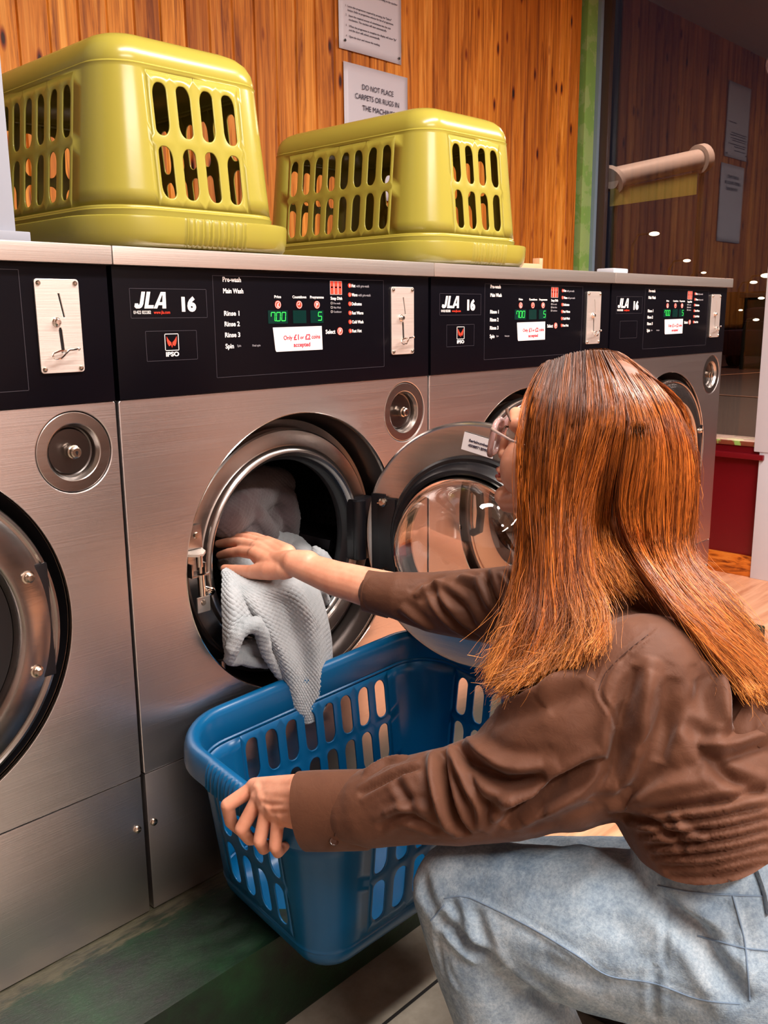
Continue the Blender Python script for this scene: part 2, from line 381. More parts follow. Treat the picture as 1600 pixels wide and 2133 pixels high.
b = MB(); b.box(XW+0.03, XW+0.036, -3.6, 0.12, SILL, CEIL); struct('window_2', b, M['window_glass'])
b = MB(); b.box(-2.6, XW, -3.65, -3.6, 0, CEIL); struct('wall_front', b, M['cream_wall'])
b = MB(); b.box(-2.65, -2.6, -3.65, 1.2, 0, CEIL); struct('wall_left', b, M['cream_wall'])
# plinth
b = MB(); b.box(-2.6, 2.845, -0.2105, 1.1, 0.0, PT, 0.006)
pl = b.build('concrete_plinth', M['plinth'], None, 30); tag(pl, 'low green-painted concrete plinth under the row of washing machines', 'plinth')
# light fittings on the ceiling
for i, (lx, ly) in enumerate(((1.15, -0.85), (3.1, -1.0), (0.5, -2.5))):
    e = empty('batten_light', (lx, ly, CEIL), 'white fluorescent batten on the ceiling, ' + ('above the blue basket', 'nearest the shop window', 'at the back of the room')[i], 'ceiling light', 'fluorescent battens')
    b = MB(); b.box(-0.78, 0.78, -0.04, 0.04, -0.05, 0, 0.005); b.build('fitting', M['white_paint'], e)
    b = MB(); b.cyl((-0.74, 0, -0.07), (0.74, 0, -0.07), 0.013); b.build('lamp_tube', M['tube'], e)
# notices on the boards
def notice(name, x0, x1, z0, z1, mat, label, lines, tilt=0.0, pins=None):
    e = empty(name, (x0, YW-0.004, z0), label, 'notice')
    n = 14; vs = []; fs = []
    for i in range(n+1):
        for j in range(n+1):
            a, c = i/n, j/n
            vs.append((a*(x1-x0), -0.002-0.005*math.sin(PI*a)*(0.4+0.6*math.sin(3*c+1))*0.6, c*(z1-z0)))
    for i in range(n):
        for j in range(n): fs.append((i*(n+1)+j, (i+1)*(n+1)+j, (i+1)*(n+1)+j+1, i*(n+1)+j+1))
    mb = MB(); mb.add(vs, fs); o = mb.build('sheet', mat, e, 60); md = o.modifiers.new('t', 'SOLIDIFY'); md.thickness = 0.0006
    tb = MB()
    for (s_, x, z, h, kw) in lines: text_into(tb, s_, x-x0, z-z0, h, -0.0068, 0, **kw)
    if tb.v: tb.build('lettering', M['dark_ink'], e, None)
    if pins:
        for (x, z) in pins:
            pb = MB(); pb.sphere((x-x0, -0.008, z-z0), 0.0045, 6, (1, 0.5, 1)); pb.build('pin', M['black_gap'], e)
    return e
ln2 = [('DO NOT PLACE', 2.41, 1.905, 0.017, dict(width=0.158)), ('CARPETS OR RUGS IN', 2.375, 1.872, 0.017, dict(width=0.222)), ('THE MACHINES', 2.41, 1.838, 0.017, dict(width=0.165))]
notice('paper_notice', 2.325, 2.648, 1.55, 1.981, M['paper2'], 'white sheet asking not to place carpets or rugs in the machines', ln2)
ln1 = [('Leave the programme required by pressing the "Select"', 2.345, 2.150, 0.0062, dict(width=0.215)), ('button. Refer to programme selector for list of programmes.', 2.345, 2.138, 0.0062, dict(width=0.225)),
       ('2.', 2.335, 2.122, 0.0062, {}), ('Insert the required amount of coins/tokens into the coin', 2.35, 2.122, 0.0062, dict(width=0.205)), ('mechanism. The machine will start automatically.', 2.35, 2.110, 0.0062, dict(width=0.185)),
       ('3.', 2.335, 2.090, 0.0062, {}), ('When the programme is complete the display will show "0p"', 2.35, 2.090, 0.0062, dict(width=0.235)), ('and the door will unlock automatically.', 2.35, 2.078, 0.0062, dict(width=0.150)),
       ('4.', 2.335, 2.058, 0.0062, {}), ('Open the door and remove the washing.', 2.35, 2.058, 0.0062, dict(width=0.150)),
       ('depending on the machine', 2.49, 2.205, 0.0062, dict(width=0.10)), ('1.', 2.335, 2.150, 0.0062, {})]
notice('paper_notice', 2.306, 2.615, 2.018, 2.42, M['paper2'], 'laminated washing instructions pinned higher on the boards', ln1, pins=[(2.33, 2.045), (2.598, 2.036)])
# white cabinet at the left edge, standing on the first machine
e = empty('white_cabinet', (0.329, 0.02, 1.2485), 'tall white cabinet, shade in its paint colour, standing on the leftmost washing machine', 'cabinet')
b = MB(); b.box(-0.25, 0.262, 0, 0.5, 0.012, 0.75, 0.004); b.build('carcass', M['cabinet_paint'], e)
b = MB(); b.box(-0.25, 0.276, -0.012, 0.5, 0.0, 0.014, 0.002); b.build('base_trim', M['cabinet_paint'], e)
# small things left on the counters
b = MB(); b.box(0, 0.075, 0, 0.05, 0, 0.012, 0.004); o = b.build('soap_tablet_tray', M['white_paint'], None); o.location = (2.165, 0.0, 1.2487); tag(o, 'small flat white plastic tray on top of the farthest machine', 'tray')
b = MB(); b.box(0, 0.16, 0, 0.02, 0, 0.02, 0.002); b.box(0.145, 0.16, 0.0, 0.02, 0.018, 0.034, 0.001); o = b.build('wood_offcut', plain('pale_wood', lin(222, 170, 130), 0.6), None); o.location = (1.83, 0.10, 1.2487); tag(o, 'pale wood offcut lying on the counter right of the yellow baskets', 'wood offcut')

# ------------------------------------------------------------------ outside at night
b = MB(); b.box(XW+0.2, 90, -40, 60, -0.12, -0.10); struct('floor', b, M['asphalt'], 'dark car park outside the window')
b = MB(); b.box(60, 60.5, -40, 60, -0.1, 2.4); w_ = b.build('boundary_wall', M['far_wall'], None); tag(w_, 'dark hedge wall at the far side of the car park', 'wall')
def ground(u, v, z=-0.095):
    d = (at(u, v, 1)-CLOC); return CLOC+d*((z-CLOC.z)/d.z)
for q in (((1508, 781), (1586, 776)), ((1492, 822), (1584, 828))):
    a, c = ground(*q[0]), ground(*q[1]); dr = (c-a).normalized(); a = a-dr*0.6; c = c+dr*2; nrm = Vector((-dr.y, dr.x, 0))*0.06
    b = MB(); b.add([a-nrm, c-nrm, c+nrm, a+nrm, a-nrm+Vector((0, 0, .004)), c-nrm+Vector((0, 0, .004)), c+nrm+Vector((0, 0, .004)), a+nrm+Vector((0, 0, .004))], [(3, 2, 1, 0), (4, 5, 6, 7), (0, 1, 5, 4), (1, 2, 6, 5), (2, 3, 7, 6), (3, 0, 4, 7)])
    o = b.build('road_line', M['road_line'], None); tag(o, 'painted parking line outside, ' + ('the farther one' if q[0][1] < 800 else 'the nearer one'), 'road marking', 'parking lines')
def street_lamp(u, v, d, label, arm=0.5, r=0.10):
    p = at(u, v, d); e = empty('street_lamp', (p.x, p.y, -0.1), label, 'street lamp', 'street lamps beyond the window')
    h = p.z+0.1; b = MB(); b.tube([(0, arm*1.2, 0), (0, arm*1.2, h-0.25), (0, arm*0.9, h), (0, arm*0.1, h+0.02)], [0.05, 0.04, 0.03, 0.03], 8); b.build('pole', M['far_wall'], e)
    b = MB(); b.sphere((0, 0, h), r, 8, (1, 1.6, 0.6)); b.build('lamp_head', M['lamp'], e)
street_lamp(1363, 487, 24, 'tallest lit street lamp beyond the window, upper left', 0.5, 0.09)
street_lamp(1431, 543, 30, 'lit street lamp beyond the window, second from the left', 0.5, 0.08)
street_lamp(1466, 568, 38, 'distant street lamp just above the counter end', 0.5, 0.07)
street_lamp(1570, 588, 38, 'small street lamp right of the counter end', 0.5, 0.10)
street_lamp(1597, 574, 30, 'street lamp cut off by the photo edge', 0.5, 0.12)
street_lamp(1586, 621, 44, 'low lamp over the parked cars', 0.5, 0.10)
street_lamp(1575, 666, 20, 'lowest lamp by the parked car', 0.2, 0.045)
street_lamp(1543, 646, 40, 'faint low lamp left of the parked cars', 0.3, 0.06)
g_ = at(1590, 690, 19); e = empty('parked_car', (g_.x+3.2, g_.y+0.6, -0.1), 'dark car parked outside near the window edge', 'car')
b = MB(); b.box(-2, 2, -0.85, 0.85, 0.28, 0.85, 0.12); b.box(-1.1, 1.0, -0.72, 0.72, 0.8, 1.35, 0.2); b.build('body', M['car'], e)
for sx in (-1.2, 1.2):
    for sy in (-0.8, 0.8): b = MB(); b.cyl((sx, sy-0.08, 0.31), (sx, sy+0.08, 0.31), 0.31, 20); b.build('wheel', M['rubber'], e)
# awning over the way, its pale bar above, lit by an added spot
p0, p1 = at(1273, 372, 9.0), at(1462, 330, 9.6)
e = empty('shop_awning', tuple(p0), 'pale rolled awning with a yellowish valance seen beyond the window', 'awning')
q = Vector(p1-p0); b = MB(); b.cyl((0, 0, 0), tuple(q), 0.10, 20); b.cyl(tuple(q*0.955), tuple(q*1.02), 0.145, 20); b.cyl((0, 0, -0.02), tuple(q*0.03), 0.14, 20); b.build('cassette', M['awning'], e)
for f_ in (0.02, 0.98): b = MB(); b.cyl(tuple(q*f_+Vector((0.06, 0, 0))), tuple(Vector(((q*f_).x+0.06, (q*f_).y, -0.1-p0.z))), 0.03, 8); b.build('post', M['far_wall'], e)
d0, d1 = at(1270, 430, 9.0)-p0, at(1450, 405, 9.6)-p0
b = MB(); a_ = Vector((0, 0, -0.12)); t_ = Vector((0.01, 0, 0.0)); c0 = q*0.96+a_
L1, L2 = d0+Vector((0, 0, .16)), d1+Vector((0, 0, .22))
b.add([L1, L2, d1, d0, L1+t_, L2+t_, d1+t_, d0+t_], [(0, 1, 2, 3), (7, 6, 5, 4), (0, 4, 5, 1), (1, 5, 6, 2), (2, 6, 7, 3), (3, 7, 4, 0)]); b.build('valance', M['valance'], e)
b = MB(); b.add([Vector(a_), c0, L2, L1, a_+t_, c0+t_, L2+t_, L1+t_], [(0, 1, 2, 3), (7, 6, 5, 4), (0, 4, 5, 1), (1, 5, 6, 2), (2, 6, 7, 3), (3, 7, 4, 0)]); b.build('cloth', plain('awning_cloth', lin(120, 84, 70), 0.8), e)
for lp_, en in (((9.5, 2.2, 5.0), 420), ((20, 6.5, 6.0), 900)):  # added warm fill for asphalt, awning and car, apart from the lamp heads
    pl_ = bpy.data.lights.new('added_street_fill', 'POINT'); pl_.energy = en; pl_.color = (1, 0.62, 0.42); pl_.shadow_soft_size = 0.3; po_ = bpy.data.objects.new('added_street_fill', pl_); COL.objects.link(po_); po_.location = lp_
sp_ = bpy.data.lights.new('awning_fill_spot', 'SPOT'); sp_.energy = 160; sp_.color = (1, 0.75, 0.55); sp_.spot_size = 0.9; so = bpy.data.objects.new('awning_fill_spot', sp_); COL.objects.link(so)  # added spot, there only to brighten the awning
so.location = (p0+p1)/2+Vector((-3.2, -0.6, 1.5)); so.rotation_euler = ((p0+p1)/2-so.location).to_track_quat('-Z', 'Y').to_euler()
# ------------------------------------------------------------------ washing machines
W_, PITCH, ZO = 0.71, 0.7179, PT          # width, spacing, base height; all z below are world heights minus ZO
PC = (0.358, 0.722-ZO)                    # porthole centre
Z1, Z2, Z3 = 1.0256-ZO, 1.2213-ZO, 0.4176-ZO
HINGE = (0.565, -0.010)
def panel_print(root_panel, scuffed=False, ipso=True):
    """everything printed on the black fascia"""
    y = -0.0032
    from collections import defaultdict
    GR = defaultdict(MB)
    class Ink:
        cur = 'brand'
        def __init__(s, k): s.k = k
        def __getattr__(s, n): return getattr(GR[(Ink.cur, s.k)], n)
    wb, gb, rb, lb = Ink('w'), Ink('g'), Ink('r'), Ink('l')
    T = lambda mb, s, x, z, h, **k: text_into(mb, s, x, z-ZO, h, y, 0, **k)
    # maker's plate
    hh = 0.0245
    def poly(loops, ox):
        L = [[(0.0335+((x+ox)*1.13+z*0.24)*hh, 1.1605-ZO+z*hh) for x, z in lp] for lp in loops]
        mesh_mb(GR[('brand', 'w')], fill2d(L, 0.0006, 0, 'XZ', y))
    poly([[(0, .30), (0, .10), (.12, 0), (.32, 0), (.46, .07), (.52, .26), (.52, 1), (.30, 1), (.30, .28), (.26, .20), (.22, .22), (.20, .30)]], 0)
    poly([[(0, 0), (.56, 0), (.56, .20), (.22, .20), (.22, 1), (0, 1)]], 0.63)
    poly([[(0, 0), (.22, 0), (.27, .20), (.53, .20), (.56, 0), (.80, 0), (.60, 1), (.30, 1)], [(.31, .38), (.40, .80), (.44, .80), (.50, .38)]], 1.22)
    T(wb, '16', 0.118, 1.157, 0.020, width=0.027, bold=0.075)
    T(wb, '01422 822282', 0.032, 1.1525, 0.0048, width=0.030)
    T(rb, 'www.jla.com', 0.067, 1.1525, 0.0048, width=0.029)
    if ipso:
        Ink.cur = 'emblem'
        T(wb, 'IPSO', 0.0845, 1.088, 0.0065, width=0.024, bold=0.05)
        for a, c, e_, f in ((0.0835, 0.109, 1.1215, 1.1225), (0.0835, 0.109, 1.0965, 1.0975), (0.0835, 0.0845, 1.0965, 1.1225), (0.108, 0.109, 1.0965, 1.1225)):
            wb.box(a, c, y-0.0003, y+0.0003, e_-ZO, f-ZO)
        # red winged mark: two swept wings over a small wedge
        cx, cz = 0.0963, 1.1095-ZO
        for s in (-1, 1):
            w = [(0, -0.0085), (0.002, -0.004), (0.0052, -0.0062), (0.0075, -0.0028), (0.0088, 0.002), (0.0092, 0.0088), (0.0060, 0.0040), (0.0030, 0.0010), (0.0012, 0.0)]
            pts = [(cx+s*a, cz+c) for a, c in w]
            me = fill2d([pts if s > 0 else pts[::-1]], 0.0006, 0, 'XZ', y); mesh_mb(rb, me)
    Ink.cur = 'brand'
    def outline(mb, x0, x1, z0, z1, t=0.0007, sides='LRTB'):
        z0 -= ZO; z1 -= ZO
        if 'B' in sides: mb.box(x0, x1, y, y+0.0004, z0, z0+t)
        if 'T' in sides: mb.box(x0, x1, y, y+0.0004, z1-t, z1)
        if 'L' in sides: mb.box(x0, x0+t, y, y+0.0004, z0, z1)
        if 'R' in sides: mb.box(x1-t, x1, y, y+0.0004, z0, z1)
    outline(lb, 0.027, 0.166, 1.146, 1.190); outline(lb, 0.050, 0.1435, 1.0815, 1.127); outline(lb, 0.179, 0.578, 1.050, 1.212)
    # cycle list
    Ink.cur = 'cycle'
    for s, z, w in (('Pre-wash', 1.2025, 0.037), ('Main Wash', 1.1845, 0.041), ('Rinse 1', 1.149, 0.031), ('Rinse 2', 1.132, 0.031), ('Rinse 3', 1.1145, 0.031), ('Spin', 1.0965, 0.017)):
        T(wb, s, 0.199, z, 0.0075, width=w, bold=0.03)
    T(gb, 'Spin', 0.223, 1.0985, 0.0035, width=0.008); T(gb, 'Final spin', 0.255, 1.098, 0.0035, width=0.017)
    Ink.cur = 'caption'
    for s, x, w in (('Price', 0.306, 0.015), ('Countdown', 0.347, 0.032), ('Programme', 0.388, 0.033)): T(wb, s, x, 1.1775, 0.0045, width=w, bold=0.03)
    Ink.cur = 'soap'
    T(wb, 'Soap Dish', 0.438, 1.1755, 0.0052, width=0.029, bold=0.03)
    for s, z, w in (('Pre-wash', 1.1675, 0.017), ('Main Wash', 1.1600, 0.018), ('Conditioner', 1.1525, 0.020)):
        T(gb, s, 0.445, z, 0.0036, width=w)
        outline(wb, 0.4385, 0.4425, z, z+0.004, 0.0004)
    Ink.cur = 'select'
    T(wb, 'Select', 0.424, 1.1155, 0.0072, width=0.024, bold=0.03)
    Ink.cur = 'programme'
    for i, (s, w, s2, w2) in enumerate((('Hot', 0.010, 'with pre-wash', 0.034), ('Warm', 0.015, 'with pre-wash', 0.033), ('Delicates', 0.026, '', 0), ('Fast Warm', 0.030, '', 0), ('Cold Wash', 0.030, '', 0), ('Fast Hot', 0.025, '', 0))):
        z = 1.2010-i*0.0163
        T(wb, s, 0.4915, z-0.0028, 0.0055, width=w, bold=0.03)
        if s2: T(gb, s2, 0.4925+w+0.001, z-0.0028, 0.0048, width=w2)
        rb.lathe([(0, -0.0004), (0.0040, -0.0004), (0.0040, 0.0004)], (0.4865, y, z-ZO), 'Y', 20)
        text_into(wb, str(i+1), 0.4856, z-ZO-0.002, 0.0042, y-0.0006, 0, width=0.0018)
    Ink.cur = 'caption'
    for x, s in ((0.3135, '£'), (0.3620, ''), (0.4040, 'P')):
        rb.lathe([(0, -0.0004), (0.0068, -0.0004), (0.0068, 0.0004)], (x, y, 1.1665-ZO), 'Y', 24)
        wb.lathe([(0.0054, -0.0006), (0.0061, -0.0006)], (x, y, 1.1665-ZO), 'Y', 24)
        if s: text_into(wb, s, x-0.0022, 1.1665-ZO-0.0034, 0.0068, y-0.0006, 0, width=0.0044, bold=0.03)
        else:
            wb.box(x-0.0004, x+0.0004, y-0.0008, y-0.0004, 1.1665-ZO, 1.1705-ZO); wb.box(x-0.0035, x, y-0.0008, y-0.0004, 1.1661-ZO, 1.1669-ZO)
    Ink.cur = 'select'
    rb.lathe([(0, -0.0004), (0.0070, -0.0004), (0.0070, 0.0004)], (0.4600, y, 1.1195-ZO), 'Y', 24)
    wb.lathe([(0.0052, -0.0006), (0.0060, -0.0006)], (0.4600, y, 1.1195-ZO), 'Y', 24)
    text_into(wb, 'P', 0.4580, 1.1195-ZO-0.0034, 0.0068, y-0.0006, 0, width=0.0040, bold=0.03)
    Ink.cur = 'soap'
    for i in range(3):   # soap dish pictogram: three cells
        x = 0.4372+i*0.0102
        outline(wb, x, x+0.0094, 1.1845, 1.2085, 0.0004)
        rb.box(x+0.0008, x+0.0086, y-0.0001, y+0.0003, 1.1853-ZO, 1.1957-ZO); rb.box(x+0.0008, x+0.0086, y-0.0001, y+0.0003, 1.1990-ZO, 1.2077-ZO)
        rb.box(x+0.0008, x+0.0022, y-0.0001, y+0.0003, 1.1957-ZO, 1.1990-ZO); rb.box(x+0.0070, x+0.0086, y-0.0001, y+0.0003, 1.1957-ZO, 1.1990-ZO)
    nmz = {'w': ('lettering', M['white_ink']), 'g': ('small_lettering', M['grey_ink']), 'r': ('red_symbols', M['red_ink']), 'l': ('outline', M['line_ink'])}
    for (g, k), mbx in list(GR.items()):
        if mbx.v: mbx.build({'brand': 'brand', 'emblem': 'emblem', 'cycle': 'cycle_list', 'caption': 'display_caption', 'soap': 'soap_dish', 'select': 'select_button', 'programme': 'programme_list'}[g]+'_'+nmz[k][0], nmz[k][1], root_panel, None)
def seg(mb, ch, x, z, w, h, y):
    S = {'7': 'abcf', '0': 'abcdef', '5': 'afgcd', '.': '.', '1': 'bc'}
    t = w*0.15; sl = 0.10
    def bar(x0, z0, x1, z1):
        d = Vector((x1-x0, 0, z1-z0)).normalized(); n = Vector((-d.z, 0, d.x))*t/2
        a = Vector((x0, 0, z0))+d*t*0.35; c = Vector((x1, 0, z1))-d*t*0.35
        P = [a-n, c-n, c+d*t*0.3, c+n, a+n, a-d*t*0.3]; P = [Vector((p.x+(p.z-z)*sl, y, p.z)) for p in P]
        mb.add(P+[p+Vector((0, 0.0004, 0)) for p in P], [(0, 1, 2, 3, 4, 5)])
    for s in S[ch]:
        if s == '.': mb.box(x, x+t, y, y+0.0003, z, z+t)
        else:
            g = {'a': (0, h, w, h), 'b': (w, h, w, h/2), 'c': (w, h/2, w, 0), 'd': (0, 0, w, 0), 'e': (0, 0, 0, h/2), 'f': (0, h/2, 0, h), 'g': (0, h/2, w, h/2)}[s]
            bar(x+g[0], z+g[1], x+g[2], z+g[3])
def make_washer(is_open, label, i, note=True, ipso=True):
    root = empty('washing_machine', (0, 0, 0), label, 'washing machine', 'washing machines in a row')
    # cabinet
    b = MB(); b.box(0.0, W_, 0.018, 0.86, 0.0, 0.25, 0.0); b.box(0, 0.004, 0.012, 0.86, 0.25, Z2); b.box(W_-0.004, W_, 0.012, 0.86, 0.25, Z2); b.box(0, W_, 0.84, 0.86, 0.25, Z2); b.box(0, W_, 0.02, 0.84, Z2-0.01, Z2)
    b.build('cabinet', M['steel_smooth'], root)
    # upper front with both cut-outs
    me = fill2d([rrect2(0.0, W_, Z3+0.0016, Z1-0.0008, 0.003), circ2(PC[0], PC[1], 0.2575, 128)[::-1], circ2(0.640, 0.957-ZO, 0.0610, 64)[::-1]], 0.012, 0.0014, 'XZ', 0.006)
    link('front_panel', me, M['steel'], root, 30)
    b = MB(); b.box(0.0, W_, 0.0, 0.014, 0.002, Z3-0.0016, 0.0016); b.build('kick_panel', M['steel'], root)
    b = MB(); b.box(0.002, W_-0.002, 0.012, 0.018, Z3-0.004, Z3+0.004); b.build('seam_backing', M['black_gap'], root)
    for x in (0.0105, W_-0.0125):
        b = MB(); b.lathe([(0, -0.0045), (0.0035, -0.0043), (0.0058, -0.003), (0.0066, 0.0)], (x, 0, 0.327-ZO), 'Y', 20); b.box(x-0.004, x+0.004, -0.0052, -0.0042, 0.3264-ZO, 0.3278-ZO)
        b.build('panel_screw', M['zinc'], root)
    # black fascia
    b = MB(); b.box(0.0, W_, -0.0028, 0.03, Z1+0.0008, Z2, 0.0012); cp = b.build('control_panel', M['black_gloss'], root)
    panel_print(cp, ipso=ipso)
    for k, (x0, x1) in enumerate(((0.291, 0.335), (0.347, 0.378), (0.388, 0.419))):
        b = MB(); b.box(x0, x1, -0.0034, -0.0027, 1.135-ZO, 1.157-ZO); ds = b.build('display_window', M['lcd_off'], cp)
    b = MB()
    for ch, x in (('7', 0.2965), ('0', 0.3085), ('0', 0.3205)): seg(b, ch, x, 1.1395-ZO, 0.0085, 0.0142, -0.0038)
    seg(b, '.', 0.3060, 1.1390-ZO, 0.0085, 0.0142, -0.0038); seg(b, '5', 0.4055, 1.1395-ZO, 0.0085, 0.0142, -0.0038)
    b.build('green_digits', M['led'], cp, None)
    if note:
        b = MB(); P = [(0.3005, 1.1285), (0.4140, 1.1295), (0.4150, 1.0880), (0.3065, 1.0875), (0.3045, 1.0905)]
        me = fill2d([[(x, z-ZO) for x, z in P][::-1]], 0.0005, 0, 'XZ', -0.0036); nt = link('coin_notice', me, M['paper'], cp, None)
        b = MB(); yy = -0.0041
        k = 0.0075
        text_into(b, 'Only', 0.3235, 1.1075-ZO, 0.0072, yy, 0, width=0.020, bold=0.01); text_into(b, '£1', 0.3470, 1.1070-ZO, 0.0090, yy, 0, width=0.0115, bold=0.03)
        text_into(b, 'or', 0.3620, 1.1080-ZO, 0.0060, yy, 0, width=0.0085, bold=0.01); text_into(b, '£2', 0.3735, 1.1070-ZO, 0.0090, yy, 0, width=0.0125, bold=0.03)
        text_into(b, 'coins', 0.3890, 1.1080-ZO, 0.0072, yy, 0, width=0.0205, bold=0.01); text_into(b, 'accepted', 0.3460, 1.0950-ZO, 0.0072, yy, 0, width=0.039, bold=0.02)
        b.build('notice_lettering', M['paper_red'], cp, None)
    # coin unit
    slot1 = [(0.6293, 1.1815), (0.6330, 1.1815), (0.6392, 1.1480), (0.6355, 1.1480)]
    slot2 = [(0.6270, 1.1310), (0.6285, 1.1350), (0.6315, 1.1350), (0.6330, 1.1310), (0.6350, 1.0990), (0.6290, 1.0990)]
    me = fill2d([rrect2(0.5975, 0.6620, 1.0725-ZO, 1.2000-ZO, 0.004), [(x, z-ZO) for x, z in slot1], [(x, z-ZO) for x, z in slot2]], 0.003, 0.0006, 'XZ', -0.0044)
    cn = link('coin_plate', me, M['coin_steel'], root, 30)
    b = MB(); b.box(0.605, 0.655, -0.0033, -0.0029, 1.08-ZO, 1.19-ZO); b.build('slot_backing', M['black_gap'], cn)
    for x in (0.6025, 0.6570):
        for z in (1.0775, 1.1950):
            b = MB(); b.lathe([(0, -0.0032), (0.0018, -0.0030), (0.0034, -0.0014), (0.0037, 0.0)], (x, -0.0058, z-ZO), 'Y', 16); b.build('plate_screw', M['zinc'], cn)
    b = MB(); b.lathe([(0, -0.007), (0.0035, -0.0066), (0.0052, -0.0045), (0.0052, -0.002), (0.0066, -0.001), (0.0066, 0)], (0.6250, -0.0058, 1.1420-ZO), 'Y', 20); b.build('reject_button', M['chrome'], cn)
    b = MB(); b.tube([(0.631, -0.006, 1.1015-ZO), (0.631, -0.016, 1.1025-ZO), (0.620, -0.019, 1.1030-ZO), (0.609, -0.021, 1.1000-ZO), (0.6055, -0.024, 1.0955-ZO), (0.609, -0.026, 1.0925-ZO), (0.617, -0.026, 1.0930-ZO), (0.626, -0.022, 1.0985-ZO), (0.634, -0.018, 1.1035-ZO), (0.649, -0.016, 1.1045-ZO)], 0.0014, 8); b.sphere((0.650, -0.016, 1.1046-ZO), 0.0024, 6)
    b.build('return_lever', M['chrome'], cn)
    # steel worktop of this machine
    ex = 0.0128 if i == 3 else 0.003
    b = MB(); b.box(-0.0035, W_+ex, -0.0155, 0.88, 1.2222-ZO, 1.2485-ZO, 0.0022); b.build('worktop', M['steel_top'], root)
    # detergent hatch
    dc = (0.640, 0, 0.957-ZO)
    b = MB(); b.lathe([(0.0586, 0.016), (0.0586, 0.0030), (0.0580, 0.0016), (0.0570, 0.0012), (0.0425, 0.0012), (0.0412, 0.0018), (0.0395, 0.0045), (0.0375, 0.008), (0.0365, 0.0165)], dc, 'Y', 80)
    hp = b.build('detergent_hatch', M['steel_smooth'], root, 14)
    b = MB(); b.lathe([(0.0615, 0.0095), (0.0582, 0.0095)], dc, 'Y', 64); b.build('hatch_groove', M['black_gap'], hp)
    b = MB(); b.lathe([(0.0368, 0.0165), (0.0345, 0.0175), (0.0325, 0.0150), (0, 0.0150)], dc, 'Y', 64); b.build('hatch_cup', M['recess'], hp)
    b = MB(); b.lathe([(0, -0.006), (0.0062, -0.006), (0.0082, -0.0045), (0.0086, 0.0), (0.0082, 0.001), (0.0100, 0.002), (0.0104, 0.006), (0.0092, 0.008), (0.0092, 0.0155)], dc, 'Y', 28); b.build('hatch_lock', M['zinc'], hp)
    b = MB(); b.lathe([(0, -0.0064), (0.0022, -0.0064)], dc, 'Y', 12); b.box(0.6392, 0.6408, -0.0066, -0.0062, 0.953-ZO, 0.957-ZO); b.build('keyhole', M['black_gap'], hp)
    # porthole surround
    pc = (PC[0], 0, PC[1])
    b = MB(); b.lathe([(0.2580, 0.001), (0.2562, -0.0008), (0.2550, 0.001), (0.2545, 0.010)], pc, 'Y', 128); b.build('porthole_edge', M['chrome'], root)
    b = MB(); b.lathe([(0.2560, 0.008), (0.2530, 0.020), (0.2430, 0.052), (0.2400, 0.062), (0.2250, 0.066), (0.2240, 0.058)], pc, 'Y', 128); b.build('porthole_well', M['recess'] if is_open else M['black_gap'], root)  # shut doors get black here: the gap's shade put into the colour
    b = MB(); b.lathe([(0.2250, 0.066), (0.2248, 0.054), (0.2236, 0.0495), (0.2205, 0.047), (0.1960, 0.047), (0.1925, 0.0450), (0.1900, 0.0385), (0.1860, 0.0345), (0.1815, 0.0335), (0.1775, 0.0365), (0.1760, 0.0430), (0.1735, 0.0460)], pc, 'Y', 128)
    b.build('seal_plate', M['steel_smooth'], root)
    b = MB(); b.lathe([(0.1740, 0.0455), (0.1700, 0.0500), (0.1690, 0.0600), (0.1650, 0.0660), (0.1660, 0.0800), (0.1720, 0.0880)], pc, 'Y', 96); b.build('door_gasket', M['rubber'], root)
    b = MB(); b.lathe([(0.1700, 0.084), (0.1850, 0.092), (0.2400, 0.100), (0.2450, 0.115), (0.2450, 0.45), (0.2400, 0.47), (0.0, 0.47)], pc, 'Y', 96)
    for k in range(3):
        a = PI/2+k*2*PI/3+0.3; ca, sa = math.cos(a), math.sin(a); px, pz = -sa, ca
        v = []
        for yy in (0.12, 0.45):
            for (r_, w_) in ((0.243, -0.035), (0.185, -0.010), (0.185, 0.010), (0.243, 0.035)): v.append((pc[0]+ca*r_+px*w_, yy, pc[2]+sa*r_+pz*w_))
        b.add(v, [(0, 1, 5, 4), (1, 2, 6, 5), (2, 3, 7, 6), (0, 3, 2, 1), (4, 5, 6, 7)])
    b.build('drum', M['drum'], root)
    # door, modelled closed and swung about the hinge when open
    xf = None
    if is_open:
        xf = Matrix.Translation((HINGE[0], HINGE[1], 0)) @ Matrix.Rotation(math.radians(101.0), 4, 'Z') @ Matrix.Translation((-HINGE[0], -HINGE[1], 0))
    D = lambda mb, name, mat, par: mb.build(name, mat, par, 35, False, xf)
    b = MB(); b.lathe([(0.2340, 0.012), (0.2352, 0.006), (0.2350, -0.004), (0.2330, -0.0085), (0.2290, -0.0100), (0.2265, -0.0080), (0.2230, -0.0078), (0.2150, -0.0130), (0.1830, -0.0190), (0.1760, -0.0190), (0.1725, -0.0165), (0.1700, -0.0100), (0.1670, -0.0020), (0.1660, 0.012)], pc, 'Y', 128)
    b.lathe([(0.2340, 0.012), (0.2310, 0.0140), (0.2270, 0.0120), (0.1700, 0.0120), (0.1660, 0.012)], pc, 'Y', 128)
    dr = D(b, 'door', M['steel_smooth'], root)
    b = MB(); b.lathe([(0.1745, 0.012), (0.1740, 0.019), (0.1700, 0.022), (0.1640, 0.0215), (0.1600, 0.026), (0.1570, 0.040), (0.1520, 0.046), (0.1470, 0.047), (0.1430, 0.044), (0.1400, 0.030), (0.1390, 0.0)], pc, 'Y', 112); b.lathe([(0.1390, 0.0), (0.1660, 0.0)], pc, 'Y', 112); D(b, 'inner_gasket', M['rubber'], dr)
